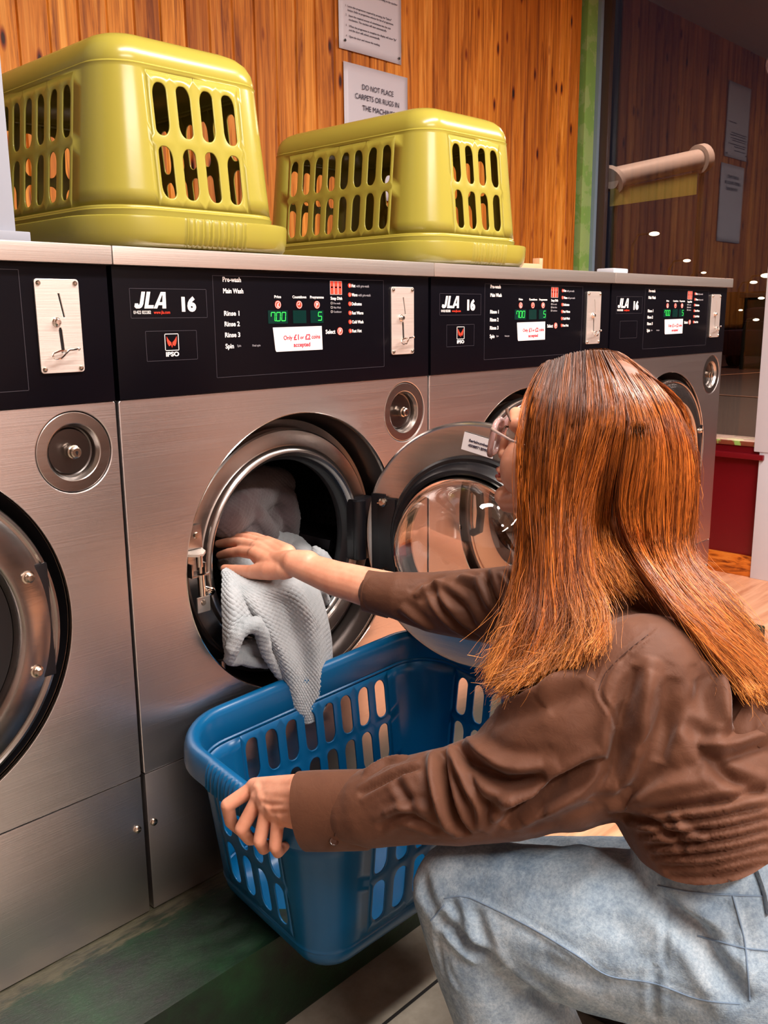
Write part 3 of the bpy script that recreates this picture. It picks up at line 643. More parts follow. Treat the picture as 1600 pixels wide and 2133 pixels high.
    b = MB(); b.lathe([(0.1400, 0.030), (0.1392, 0.052), (0.1370, 0.0565), (0.1335, 0.0560), (0.1325, 0.050), (0.1330, 0.030)], pc, 'Y', 112); D(b, 'glass_rim', M['chrome'] if is_open else M['rubber'], dr)
    b = MB(); b.lathe([(0.1335, 0.004), (0.1330, 0.050), (0.1290, 0.075), (0.1200, 0.094), (0.1020, 0.106), (0.070, 0.111), (0, 0.112)], pc, 'Y', 96); b.lathe([(0.1300, 0.010), (0.1295, 0.050), (0.1255, 0.073), (0.1170, 0.090), (0.1000, 0.1015), (0.070, 0.1065), (0, 0.1075)], pc, 'Y', 96)
    D(b, 'glass_bowl', M['door_glass'], dr)
    for sg in (1, -1):
        b = MB(); b.lathe([(0, -0.0255), (0.0042, -0.0252), (0.0068, -0.0225), (0.0074, -0.0180), (0.0095, -0.0175), (0.0095, -0.0150)], (0.5460, 0, PC[1]+sg*0.070), 'Y', 18); D(b, 'door_bolt', M['zinc'], dr)
    b = MB(); b.box(0.545, 0.578, -0.012, 0.016, PC[1]-0.085, PC[1]+0.085, 0.004); b.box(0.520, 0.560, 0.010, 0.020, PC[1]-0.078, PC[1]+0.078, 0.003); hb = D(b, 'hinge_leaf', M['rubber'], dr)
    if is_open:
        for sg in (1, -1):
            b = MB(); b.lathe([(0, 0.0300), (0.0050, 0.0298), (0.0085, 0.0270), (0.0090, 0.0200)], (0.5460, 0, PC[1]+sg*0.070), 'Y', 20); b.box(0.538, 0.554, 0.0298, 0.0312, PC[1]+sg*0.070-0.0012, PC[1]+sg*0.070+0.0012); D(b, 'hinge_screw', M['zinc'], hb)
        lb = MB(); lb.box(-0.0325, 0.0325, 0.0, 0.0006, -0.0165, 0.0165); LX = Matrix.Translation((PC[0]-0.012, 0.0135, PC[1]+0.1945)) @ Matrix.Rotation(math.radians(-12), 4, 'Y')
        me = lb.mesh(); me.transform(xf @ LX); lab = link('serial_label', me, M['paper'], dr, None)
        tb = MB(); text_into(tb, 'Serialnumber', -0.020, 0.002, 0.0045, 0, 0, width=0.040, bold=0.04); text_into(tb, '4508871E090', -0.020, -0.007, 0.0045, 0, 0, width=0.040, bold=0.04)
        me = tb.mesh(); me.transform(xf @ LX @ Matrix.Translation((0, 0.0010, 0)) @ Matrix.Rotation(PI, 4, 'Z')); link('label_print', me, M['dark_ink'], lab, None)
        # hinge knuckles
        b = MB()
        b.cyl((0.527, 0.020, 0.672-ZO), (0.527, 0.020, 0.790-ZO), 0.0125, 20); b.cyl((0.556, -0.004, 0.676-ZO), (0.556, -0.004, 0.788-ZO), 0.0135, 20); b.box(0.520, 0.575, 0.02, 0.05, 0.668-ZO, 0.792-ZO, 0.003)
        b.build('hinge_knuckle', M['rubber'], root)
        # latch on the left
        L = lambda z: z-ZO
        b = MB(); b.box(0.1150, 0.1490, 0.018, 0.030, L(0.768), L(0.809), 0.002); lt = b.build('latch_plate', M['steel_smooth'], root)
        b = MB(); b.add([(0.112, 0.030, L(0.770)), (0.149, 0.030, L(0.770)), (0.149, 0.010, L(0.764)), (0.136, -0.001, L(0.7625)), (0.126, -0.001, L(0.7625)), (0.112, 0.010, L(0.764))] + [(0.112, 0.030, L(0.766)), (0.149, 0.030, L(0.766)), (0.149, 0.010, L(0.760)), (0.136, -0.001, L(0.7585)), (0.126, -0.001, L(0.7585)), (0.112, 0.010, L(0.760))], [(0, 1, 2, 3, 4, 5), (11, 10, 9, 8, 7, 6), (0, 6, 7, 1), (1, 7, 8, 2), (2, 8, 9, 3), (3, 9, 10, 4), (4, 10, 11, 5), (5, 11, 6, 0)]); b.build('latch_lip', M['steel_top'], lt)
        b = MB(); b.lathe([(0, -0.003), (0.0045, -0.0028), (0.0056, 0)], (0.137, 0.018, L(0.791)), 'Y', 18); b.box(0.1330, 0.1410, 0.0146, 0.0154, L(0.7903), L(0.7917)); b.build('latch_screw', M['zinc'], lt)
        b = MB(); b.cyl((0.1315, 0.004, L(0.7405)), (0.1315, 0.004, L(0.7600)), 0.0056, 20); b.cyl((0.1325, 0.004, L(0.7290)), (0.1325, 0.004, L(0.7410)), 0.0028, 12); b.cyl((0.1340, 0.004, L(0.6900)), (0.1330, 0.004, L(0.7270)), 0.0066, 20); b.build('latch_bolt', M['chrome'], lt)
        b = MB(); b.box(0.1150, 0.1190, 0.004, 0.03, L(0.724), L(0.746), 0.001); b.box(0.1430, 0.1460, 0.006, 0.03, L(0.727), L(0.745), 0.001); b.box(0.115, 0.151, 0.004, 0.03, L(0.7225), L(0.7265), 0.001); b.build('latch_cage', M['steel_smooth'], lt)
        b = MB(); b.lathe([(0.0068, 0.016), (0.0072, -0.006), (0.0050, -0.008), (0.0046, -0.004), (0.0044, 0.012), (0, 0.012)], (0.1460, 0.0, L(0.6965)), 'Y', 24); b.build('latch_barrel', M['chrome'], lt)
        b = MB(); b.box(0.1290, 0.1550, 0.012, 0.016, L(0.657), L(0.684), 0.002); b.build('latch_tab', M['steel_top'], lt)
        b = MB(); b.lathe([(0, -0.002), (0.004, -0.002), (0.0052, 0)], (0.141, 0.012, L(0.674)), 'Y', 16); b.build('tab_screw', M['zinc'], lt)
        # steel clip under the opening
        b = MB(); b.box(0.178, 0.186, 0.02, 0.03, L(0.532), L(0.556), 0.001); b.build('plate_clip', M['steel_smooth'], root)
    else:
        # pull handle on the latch side
        b = MB(); b.tube([(0.135, -0.012, PC[1]+0.05), (0.128, -0.035, PC[1]+0.04), (0.127, -0.040, PC[1]), (0.128, -0.035, PC[1]-0.04), (0.135, -0.012, PC[1]-0.05)], 0.009, 12); D(b, 'door_handle', M['rubber'], dr)
    root.location = (i*PITCH, 0, ZO)
    return root
labels = ['leftmost steel washing machine, cut off by the photo edge, its door shut', 'steel washing machine with its round door swung open and a towel in it',
          'steel washing machine behind the woman\'s head, third from the left', 'farthest steel washing machine, next to the shop window']
make_washer(False, labels[0], 0); make_washer(True, labels[1], 1); make_washer(False, labels[2], 2); make_washer(False, labels[3], 3, ipso=False)
# ------------------------------------------------------------------ laundry baskets
BA, BB, BH, BR = 0.300, 0.197, 0.315, 0.105      # half length (local x), half width, depth, corner radius
def rr_point(s, hx, hy, R):
    """s in 0..4 around a rounded rectangle: 0-1 = +x side (y rising), 1-2 = +y side, 2-3 = -x side, 3-4 = -y side; returns point and outward normal"""
    pass
def basket_mesh():
    """wall as a strip around the perimeter: straight parts carry the hole cells, corners are plain"""
    inset = lambda d: 0.0246+0.027*max(0.0, d-0.04)/0.275
    # perimeter stations: list of (kind, value)
    st = []
    def corner(cx, cy, a0, n=10):
        for i in range(n+1): st.append(('c', cx, cy, a0+PI/2*i/n))
    sx, sy = BA-BR, BB-BR
    LX = [-0.1692+0.0423*i for i in range(9)]      # 8 cells on long sides
    LY = [-0.0846+0.0423*i for i in range(5)]      # 4 cells on short sides
    stations = []
    def sside(sign, axis):   # straight stations in order, counter-clockwise
        if axis == 'x+': return [('x+', v) for v in LY]
        if axis == 'y+': return [('y+', v) for v in LX[::-1]]
        if axis == 'x-': return [('x-', v) for v in LY[::-1]]
        return [('y-', v) for v in LX]
    order = ['x+', 'y+', 'x-', 'y-']; cc = {'x+': (sx, sy, 0), 'y+': (-sx, sy, PI/2), 'x-': (-sx, -sy, PI), 'y-': (sx, -sy, 3*PI/2)}
    for o_ in order:
        stations += sside(1, o_)
        cx, cy, a0 = cc[o_]
        for i in range(0, 11): stations.append(('c', cx, cy, a0+PI/2*i/10))
    def pos(stn, ins, d):
        if stn[0] == 'c':
            _, cx, cy, a = stn; i1 = min(ins, 0.052); R = BR-i1-0.45*(ins-i1); hx, hy = BA-ins, BB-ins
            return Vector((math.copysign(hx-R, cx)+R*math.cos(a), math.copysign(hy-R, cy)+R*math.sin(a), -d))
        k, v = stn; ex = 0.55*max(0.0, ins-0.052); v = v*(1-ex/((BB-BR) if k[0] == 'x' else (BA-BR)))
        if k == 'x+': return Vector((BA-ins, v, -d))
        if k == 'x-': return Vector((-(BA-ins), v, -d))
        if k == 'y+': return Vector((v, BB-ins, -d))
        return Vector((v, -(BB-ins), -d))
    N = len(stations)
    # handle ribs and skirt
    def skirt(stn):
        """extra outward bulge for the finger grips on the short sides"""
        if stn[0] in ('x+', 'x-'): return 0.0
        return 0.0
    fine = []   # refine stations for rim (ribs need density)
    for i in range(N):
        a, b_ = stations[i], stations[(i+1) % N]; fine.append(a)
        if a[0] == b_[0] and a[0] != 'c':
            for k in range(1, 16): fine.append((a[0], a[1]+(b_[1]-a[1])*k/16))
    mb = MB()
    # rim profile: (outward inset, depth)
    def ribs(stn):
        if stn[0] in ('x+', 'x-') and abs(stn[1]) < 0.058:
            v = stn[1]; return 0.0022+0.0016*math.cos(2*PI*v/0.0096)
        return 0.0
    prof = [(0.0006, 0.044), (-0.0010, 0.043), (-0.0014, 0.040), (0.0000, 0.020), (0.0030, 0.008), (0.0070, 0.0022), (0.0120, 0.0), (0.0170, 0.0010), (0.0215, 0.0050), (0.0240, 0.0120), (0.0246, 0.030), (0.0248, 0.052), (0.0238, 0.0555), (0.0262, 0.0575), (0.0265, 0.0615)]
    M_ = len(fine); vs = []
    for j, (ins, d) in enumerate(prof):
        for stn in fine:
            r_ = ribs(stn)*(1 if j in (2, 3, 4) else 0.7 if j in (1, 5, 6) else 0)
            vs.append(pos(stn, ins-r_, d))
    fs = [(j*M_+i, j*M_+(i+1) % M_, (j+1)*M_+(i+1) % M_, (j+1)*M_+i) for j in range(len(prof)-1) for i in range(M_)]
    mb.add(vs, fs)
    # wall between d=0.0615 and d=0.2600, two rows of holes
    rows = [(0.0615, 0.158, 0.074, 0.151), (0.158, 0.2580, 0.166, 0.243)]
    def wpos(stn, d): return pos(stn, inset(d), d)
    for i in range(N):
        a, b_ = stations[i], stations[(i+1) % N]
        hole = a[0] == b_[0] and a[0] != 'c'
        for ri, (d0, d1, h0, h1) in enumerate(rows):
            if not hole:
                K = 4
                for k in range(K):
                    e0, e1 = d0+(d1-d0)*k/K, d0+(d1-d0)*(k+1)/K
                    mb.add([wpos(a, e0), wpos(b_, e0), wpos(b_, e1), wpos(a, e1)], [(0, 1, 2, 3)])
                continue
            v0, v1 = a[1], b_[1]; vc = (v0+v1)/2; hw = 0.0126; hc = (h0+h1)/2; hh = (h1-h0)/2
            idx = int(round(abs(vc)/0.0423*2)); par = (int(math.floor(vc/0.0423+100)) + ri) % 2
            # outline of the slot: diagonal corners are rounder
            big, sm = (0.0124, 0.0200), (0.0100, 0.0105)
            kinds = [big, sm, big, sm] if par else [sm, big, sm, big]
            if a[0] in ('x-', 'y-'): pass
            hol = []
            for q, (sx_, sy_) in enumerate(((1, -1), (1, 1), (-1, 1), (-1, -1))):
                rx, ry = kinds[q]; cx, cy = sx_*(hw-rx), sy_*(hh-ry); a0 = (-PI/2, 0, PI/2, PI)[q]
                for k in range(8):
                    t = a0+PI/2*k/7; hol.append((cx+rx*math.cos(t), cy+ry*math.sin(t)))
            # outer rectangle matched by direction
            w2 = abs(v1-v0)/2; out = []
            for (x, y) in hol:
                top, bot = (d0-hc), (d1-hc)
                # ray from the centre line
                if abs(x) < 1e-9: out.append((0, bot if y > 0 else top)); continue
                t1 = w2/abs(x); yl = bot if y > 0 else -top; t2 = yl/abs(y) if abs(y) > 1e-9 else 1e9
                # use box-like matching: keep y where the slot side is straight
                if abs(y) <= hh-0.012: out.append((math.copysign(w2, x), y))
                else:
                    f = (abs(y)-(hh-0.012))/0.012
                    px = abs(x)/hw
                    if px > 0.72: out.append((math.copysign(w2, x), math.copysign((hh-0.012)+(yl-(hh-0.012))*min(1, (1-px)/0.28), y)))
                    else: out.append((math.copysign(w2*px/0.72, x), math.copysign(yl, y)))
            n = len(hol); sg = 1 if v1 > v0 else -1
            def P(x, y): return wpos((a[0], vc+x), hc+y)
            vv = [P(x, y) for x, y in hol]+[P(x, y) for x, y in out]
            # raised bead round the slot
            nrm = {'x+': Vector((1, 0, 0)), 'x-': Vector((-1, 0, 0)), 'y+': Vector((0, 1, 0)), 'y-': Vector((0, -1, 0))}[a[0]]
            mid = [P(x*1.10, y+math.copysign(0.0011, y)) + nrm*0.0006 for x, y in hol]
            vv += mid
            ff = []
            for k in range(n):
                l = (k+1) % n; ff.append((k, l, 2*n+l, 2*n+k)); ff.append((2*n+k, 2*n+l, n+l, n+k))
            # close the rectangle corners
            mb.add(vv, ff)
            C4 = [(-w2, d0-hc), (w2, d0-hc), (w2, d1-hc), (-w2, d1-hc)]
            for k in range(n):
                l = (k+1) % n; o1, o2 = out[k], out[l]
                for c_ in C4:
                    on1 = (abs(o1[0]-c_[0]) < 1e-7) != (abs(o1[1]-c_[1]) < 1e-7) or False
                    if (abs(abs(o1[0])-w2) < 1e-7 and abs(o2[1]-c_[1]) < 1e-7 and abs(o1[0]-c_[0]) < 1e-7 and abs(o1[1]-c_[1]) > 1e-6 and abs(o2[0]-c_[0]) > 1e-6) or (abs(abs(o2[0])-w2) < 1e-7 and abs(o1[1]-c_[1]) < 1e-7 and abs(o2[0]-c_[0]) < 1e-7 and abs(o2[1]-c_[1]) > 1e-6 and abs(o1[0]-c_[0]) > 1e-6):
                        mb.add([P(*o1), P(*c_), P(*o2)], [(0, 1, 2)])
    # lower band and bottom
    low = [(inset(0.258), 0.258), (inset(0.262), 0.262), (inset(0.264)-0.0014, 0.2645), (inset(0.267)+0.0010, 0.2670), (inset(0.272), 0.272), (inset(0.285)+0.0020, 0.285), (inset(0.297)+0.0075, 0.297), (inset(0.306)+0.0170, 0.306), (inset(0.312)+0.0300, 0.312), (inset(0.3145)+0.0450, 0.3145)]
    vs = [pos(stn, ins if stn[0] != 'c' else ins, d) for ins, d in low for stn in stations]
    fs = [(j*N+i, j*N+(i+1) % N, (j+1)*N+(i+1) % N, (j+1)*N+i) for j in range(len(low)-1) for i in range(N)]
    fs.append(tuple((len(low)-1)*N+i for i in range(N)))
    mb.add(vs, fs)
    # one consistent side: the skirt looks outwards, which over the rim becomes the inside of the wall
    me = bpy.data.meshes.new('basket'); me.from_pydata(mb.v, [], mb.f); me.update()
    bm = bmesh.new(); bm.from_mesh(me); bm.normal_update(); nrim = (len(prof)-1)*M_
    bm.faces.ensure_lookup_table(); s0 = bm.faces[3*M_+5]; c0 = s0.calc_center_median(); rimflip = s0.normal.dot(Vector((c0.x, c0.y, 0))) < 0
    fl = []
    for i, f in enumerate(bm.faces):
        if i < nrim:
            if rimflip: fl.append(f)
        else:
            c = f.calc_center_median(); inn = Vector((-c.x, -c.y, 0)) if c.z > -0.309 else Vector((0, 0, 1))
            if c.z > -0.309:
                sx_ = max(0.0, abs(c.x)-(BA-BR)); sy_ = max(0.0, abs(c.y)-(BB-BR))
                inn = -Vector((math.copysign(sx_, c.x), math.copysign(sy_, c.y), 0))
            if f.normal.dot(inn) < 0: fl.append(f)
    bmesh.ops.reverse_faces(bm, faces=fl); bmesh.ops.remove_doubles(bm, verts=bm.verts[:], dist=2e-5); bm.to_mesh(me); bm.free()
    return me
BASK = basket_mesh()
def plastic(name, col, rough=0.33, sss=0.0):
    t = NT(name); t.set(Base_Color=col, Roughness=rough)
    n = t.noise(t.coords((1, 1, 1)), 60, 3, 0.5); t.bump(n, 0, 0.06, 0.001)
    t.b.inputs['Subsurface Weight'].default_value = sss; t.b.inputs['Subsurface Radius'].default_value = (0.01, 0.01, 0.005); t.b.inputs['Subsurface Scale'].default_value = 0.4
    return t.m
def basket(name, mat, label, mw):
    o = bpy.data.objects.new(name, BASK.copy()); COL.objects.link(o); o.data.materials.append(mat); fin(o.data, 45)
    md = o.modifiers.new('s', 'SOLIDIFY'); md.thickness = 0.0026; md.offset = 0
    o.matrix_world = mw; tag(o, label, 'laundry basket'); return o
yel = plastic('yellow_green_plastic', lin(156, 144, 58), 0.24)
TOPZ = 1.2502
def inverted(x, y, phi):
    # long axis runs into the depth, rim down
    return Matrix.Translation((x, y, TOPZ+0.0445)) @ Matrix.Rotation(phi, 4, 'Z') @ Matrix.Rotation(PI/2, 4, 'Z') @ Matrix.Rotation(PI, 4, 'X') @ Matrix.Translation((0, 0, 0.0))
def inv2(x, y, phi): return Matrix.Translation((x, y, TOPZ)) @ Matrix.Rotation(phi, 4, 'Z') @ Matrix.Rotation(PI/2, 4, 'Z') @ Matrix.Rotation(PI, 4, 'X')
o = basket('laundry_basket', yel, 'upside-down yellow-green laundry basket on the machine with the open door', inv2(0.905, 0.285, -0.016)); o['group'] = 'upturned yellow baskets'
o = basket('laundry_basket', yel, 'upside-down yellow-green laundry basket farther right, in front of the notice', inv2(1.627, 0.290, -0.0235)); o['group'] = 'upturned yellow baskets'
blue = plastic('blue_plastic', lin(3, 86, 134), 0.30)
RB = Matrix.Rotation(-0.0878, 4, 'Z') @ Matrix.Rotation(-0.0762, 4, 'Y') @ Matrix.Rotation(0.0782, 4, 'X')
BMW = Matrix.Translation((1.0355, -0.2296, 0.4990)) @ RB @ Matrix.Scale(1.02, 4)
basket('laundry_basket', blue, 'upright blue laundry basket held by the crouching woman', BMW)
# ------------------------------------------------------------------ the woman
def blob(mb, a, b, ra, rb, n=20):
    """tapered capsule: tube plus round ends"""
    a, b = Vector(a), Vector(b); d = (b-a); L = d.length
    if L < 1e-6: mb.sphere(a, ra, 10); return
    t = d/L; x = t.orthogonal().normalized(); y = t.cross(x); rings = []
    for k in range(1, 6): an = -PI/2+PI/2*k/6; rings.append((a+t*ra*math.sin(an), ra*math.cos(an)))
    for k in range(0, 5): f = k/4; rings.append((a+d*f, ra+(rb-ra)*f))
    for k in range(1, 6): an = PI/2*k/6; rings.append((b+t*rb*math.sin(an), rb*math.cos(an)))
    vs = [a-t*ra]; fs = []
    for c, r in rings:
        for k in range(n): an = 2*PI*k/n; vs.append(c+(x*math.cos(an)+y*math.sin(an))*r)
    vs.append(b+t*rb); m = len(rings)
    for k in range(n): fs.append((0, 1+(k+1) % n, 1+k)); fs.append((len(vs)-1, 1+(m-1)*n+k, 1+(m-1)*n+(k+1) % n))
    for j in range(m-1):
        for k in range(n): fs.append((1+j*n+k, 1+j*n+(k+1) % n, 1+(j+1)*n+(k+1) % n, 1+(j+1)*n+k))
    mb.add(vs, fs)
def chain(mb, pts, rs):
    for i in range(len(pts)-1): blob(mb, pts[i], pts[i+1], rs[i], rs[i+1])
def ellip(mb, c, X, Y, Z, n=18):
    vs = []; fs = []
    for j in range(n+1):
        ph = -PI/2+PI*j/n
        for i in range(2*n): t = PI*i/n; vs.append(c+X*math.cos(ph)*math.cos(t)+Y*math.cos(ph)*math.sin(t)+Z*math.sin(ph))
    for j in range(n):
        for i in range(2*n): k = (i+1) % (2*n); fs.append((j*2*n+i, j*2*n+k, (j+1)*2*n+k, (j+1)*2*n+i))
    mb.add(vs, fs)
def skin_over(mb, voxel, smooth, fac=0.5):
    me = bpy.data.meshes.new('s'); me.from_pydata(mb.v, [], mb.f); me.update()
    bm = bmesh.new(); bm.from_mesh(me); bmesh.ops.remove_doubles(bm, verts=bm.verts[:], dist=1e-6); bmesh.ops.recalc_face_normals(bm, faces=bm.faces[:]); bm.to_mesh(me); bm.free()
    o = bpy.data.objects.new('s', me); COL.objects.link(o)
    r = o.modifiers.new('r', 'REMESH'); r.mode = 'VOXEL'; r.voxel_size = voxel; r.use_smooth_shade = True
    if smooth: s_ = o.modifiers.new('m', 'SMOOTH'); s_.factor = fac; s_.iterations = smooth
    dg = bpy.context.evaluated_depsgraph_get(); out = bpy.data.meshes.new_from_object(o.evaluated_get(dg)); bpy.data.objects.remove(o); return out
def vco(me): a = np.empty(len(me.vertices)*3); me.vertices.foreach_get('co', a); return a.reshape(-1, 3)
def vno(me): a = np.empty(len(me.vertices)*3); me.vertices.foreach_get('normal', a); return a.reshape(-1, 3)
def setco(me, a): me.vertices.foreach_set('co', a.ravel()); me.update()
def tree_of(me): return BVHTree.FromPolygons([v.co for v in me.vertices], [tuple(p.vertices) for p in me.polygons])
def hit(tree, u, v):
    d = (at(u, v, 1)-CLOC); h = tree.ray_cast(CLOC, d.normalized()); return h[0]
def on_surface(tree, pts, step=9):
    """a stroke drawn over the cloth: list of 3D points on the surface"""
    out = []
    P = smooth_poly(pts, step)
    for u, v in P:
        h = hit(tree, u, v)
        if h is not None: out.append(h)
    return out
def smooth_poly(pts, step):
    pts = [np.array(p, float) for p in pts]; o = []
    n = len(pts)
    for i in range(n-1):
        p0 = pts[max(i-1, 0)]; p1 = pts[i]; p2 = pts[i+1]; p3 = pts[min(i+2, n-1)]
        k = max(2, int(np.linalg.norm(p2-p1)/step))
        for j in range(k):
            t = j/k; o.append(0.5*((2*p1)+(-p0+p2)*t+(2*p0-5*p1+4*p2-p3)*t*t+(-p0+3*p1-3*p2+p3)*t**3))
    o.append(pts[-1]); return o
def fold(me, strokes):
    """push the cloth along its normals near each stroke; (points, width, height)"""
    co = vco(me); no = vno(me); tree = tree_of(me); disp = np.zeros(len(co))
    for pts, w, h in strokes:
        S = on_surface(tree, pts)
        if len(S) < 2: continue
        S = np.array([list(p) for p in S]); n = len(S)
        lo = S.min(0)-w*3; hi = S.max(0)+w*3
        idx = np.where(np.all((co > lo) & (co < hi), axis=1))[0]
        if len(idx) == 0: continue
        V = co[idx]; best = np.full(len(idx), 1e9); tt = np.zeros(len(idx))
        for i in range(n-1):
            a, b_ = S[i], S[i+1]; ab = b_-a; L2 = (ab*ab).sum()
            if L2 < 1e-12 or L2 > 0.06**2: continue
            t = np.clip(((V-a)@ab)/L2, 0, 1); d = np.linalg.norm(V-(a+t[:, None]*ab), axis=1)
            m = d < best; best[m] = d[m]; tt[m] = (i+t[m])/(n-1)
        env = np.clip(np.sin(np.pi*np.clip(tt, 0.0, 1.0)), 0, 1)**0.45
        x = best/w
        prof = np.exp(-x*x)-0.45*np.exp(-((x-1.9)**2)*1.2)
        disp[idx] += h*prof*env
    setco(me, co+no*disp[:, None])
def ripple(me, fn):
    co = vco(me); no = vno(me); setco(me, co+no*fn(co)[:, None])
def nz(co, f, seed=0.0, st=(1, 1, 1)):
    return np.array([noise.noise(Vector((c[0]*f*st[0]+seed, c[1]*f*st[1]+seed*1.7, c[2]*f*st[2]-seed))) for c in co])

# ---- landmarks
FW = Vector((-0.185, 0.983, 0)).normalized(); UPH = Vector((0, 0, 1)); LF = UPH.cross(FW)
HP = math.radians(11); FH = (FW*math.cos(HP)+UPH*math.sin(HP)); UH = LF.cross(FH)*-1 if LF.cross(FH).z < 0 else LF.cross(FH)
UH = FH.cross(LF); UH = UH if UH.z > 0 else -UH
HO = at(1192, 935, 1.27)
def H(f, l, u): return HO+FH*f+LF*l+UH*u
SH_L, EL_L, WR_L = at(1345, 1415, 1.10), at(1035, 1645, 1.15), at(640, 1678, 1.230)
SH_R, EL_R, WR_R = at(1200, 1262, 1.40), at(905, 1255, 1.50), at(612, 1172, 1.575)
HIP_L, KN_L = at(1540, 1985, 1.06), at(962, 1856, 1.19)
HIP_R, KN_R = at(1580, 1900, 1.24), at(1010, 1838, 1.43)
AN_L = Vector((KN_L.x+0.05, KN_L.y-0.13, 0.10)); AN_R = Vector((KN_R.x+0.20, KN_R.y-0.24, 0.12))
person = empty('person', (1.05, -0.72, 0.0), 'crouching woman with long auburn hair, clear glasses, brown blouse and light jeans', 'person')

# ---- skin
sk = MB()
ellip(sk, H(-0.024, 0, 0.032), FH*0.086, LF*0.072, UH*0.084)
ellip(sk, H(0.038, 0, -0.018), FH*0.052, LF*0.058, UH*0.078)
for s in (1, -1):
    chain(sk, [H(-0.008, s*0.052, -0.035), H(0.030, s*0.040, -0.078), H(0.072, s*0.012, -0.098)], [0.022, 0.018, 0.015])
    ellip(sk, H(0.047, s*0.037, -0.034), FH*0.037, LF*0.028, UH*0.044); ellip(sk, H(0.022, s*0.050, -0.055), FH*0.036, LF*0.018, UH*0.030)
    chain(sk, [H(0.070, s*0.040, 0.022), H(0.084, s*0.018, 0.030)], [0.013, 0.011])
    ellip(sk, H(0.093, s*0.010, -0.034), FH*0.010, LF*0.007, UH*0.007)
    ellip(sk, H(-0.004, s*0.073, -0.002), FH*0.016, LF*0.006, UH*0.030)
ellip(sk, H(0.080, 0, -0.094), FH*0.019, LF*0.019, UH*0.017)
ellip(sk, H(0.070, 0, -0.055), FH*0.024, LF*0.026, UH*0.030)
chain(sk, [H(0.084, 0, 0.018), H(0.096, 0, -0.010), H(0.105, 0, -0.028)], [0.009, 0.009, 0.0095])
ellip(sk, H(0.0915, 0, -0.0560), FH*0.0100, LF*0.022, UH*0.0055); ellip(sk, H(0.0900, 0, -0.0680), FH*0.0100, LF*0.020, UH*0.0062)
ellip(sk, H(0.040, 0, 0.046), FH*0.030, LF*0.048, UH*0.036)
NECK = at(1262, 1215, 1.235)
chain(sk, [H(-0.025, 0, -0.030), H(-0.045, 0, -0.110), NECK], [0.054, 0.050, 0.048])
chain(sk, [NECK, at(1420, 1500, 1.18)], [0.045, 0.07])
chain(sk, [SH_L-Vector((0, 0, 0.01)), NECK-Vector((0, 0, 0.05)), SH_R-Vector((0, 0, 0.01))], [0.045, 0.045, 0.045])
# arms
chain(sk, [SH_L, EL_L, at(800, 1672, 1.20), WR_L], [0.048, 0.038, 0.033, 0.0245])
chain(sk, [SH_R, EL_R, at(800, 1232, 1.525), at(700, 1205, 1.55), WR_R], [0.046, 0.036, 0.035, 0.030, 0.0228])
# left hand closing on the basket grip
mcp = [at(531, 1640, 1.312), at(541, 1660, 1.288), at(557, 1684, 1.268), at(580, 1700, 1.252)]
fin_ = [[at(474, 1677, 1.305), at(481, 1712, 1.322), at(503, 1732, 1.345)],
        [at(503, 1727, 1.282), at(520, 1748, 1.300), at(545, 1747, 1.322)],
        [at(541, 1752, 1.258), at(549, 1768, 1.280), at(565, 1758, 1.302)],
        [at(573, 1764, 1.240), at(579, 1776, 1.262), at(594, 1762, 1.284)]]
wl = [at(622, 1642, 1.252), at(626, 1658, 1.238), at(628, 1680, 1.230), at(630, 1700, 1.228)]
for k in range(4):
    r0 = (0.0115, 0.0112, 0.0106, 0.0098)[k]
    chain(sk, [wl[k], mcp[k]], [0.0195, r0+0.0024])
    chain(sk, [mcp[k]]+fin_[k], [r0, r0*0.88, r0*0.80, r0*0.70])
for k in range(3): chain(sk, [(wl[k]+wl[k+1])/2, (mcp[k]*0.55+mcp[k+1]*0.45)*0.93+wl[k]*0.07], [0.0190, 0.0145])
chain(sk, [at(625, 1648, 1.250), at(588, 1640, 1.290), at(560, 1650, 1.335), at(548, 1675, 1.362)], [0.0150, 0.0120, 0.0105, 0.0085])
# right hand lying on the towel inside the drum
wr = [at(590, 1186, 1.585), at(590, 1174, 1.60), at(592, 1162, 1.612), at(597, 1154, 1.622)]
FR = [[at(530, 1153, 1.648), at(498, 1149, 1.690), at(476, 1152, 1.712), at(458, 1157, 1.730)],
      [at(534, 1140, 1.668), at(498, 1130, 1.715), at(474, 1130, 1.740), at(455, 1133, 1.757)],
      [at(543, 1132, 1.684), at(510, 1121, 1.732), at(488, 1120, 1.755), at(470, 1123, 1.772)],
      [at(556, 1128, 1.694), at(532, 1118, 1.730), at(514, 1115, 1.752), at(499, 1117, 1.768)]]
for k in range(4):
    r0 = (0.0112, 0.0112, 0.0106, 0.0094)[k]
    chain(sk, [wr[k], FR[k][0]], [0.0185, r0+0.0016]); chain(sk, FR[k], [r0, r0*0.9, r0*0.82, r0*0.70])
for k in range(3): chain(sk, [(wr[k]+wr[k+1])/2, FR[k][0]*0.5+FR[k+1][0]*0.5+(wr[k]-FR[k][0])*0.08], [0.0175, 0.0125])
chain(sk, [at(640, 1176, 1.568), WR_R, at(575, 1170, 1.612)], [0.0250, 0.0225, 0.0190])
chain(sk, [at(598, 1186, 1.580), at(560, 1188, 1.600), at(522, 1192, 1.625), at(494, 1189, 1.648), at(468, 1185, 1.668)], [0.0170, 0.0175, 0.0128, 0.0112, 0.0085])
chain(sk, [at(560, 1184, 1.610), at(535, 1160, 1.645)], [0.014, 0.012])
skin_me = skin_over(sk, 0.0019, 8, 0.5)
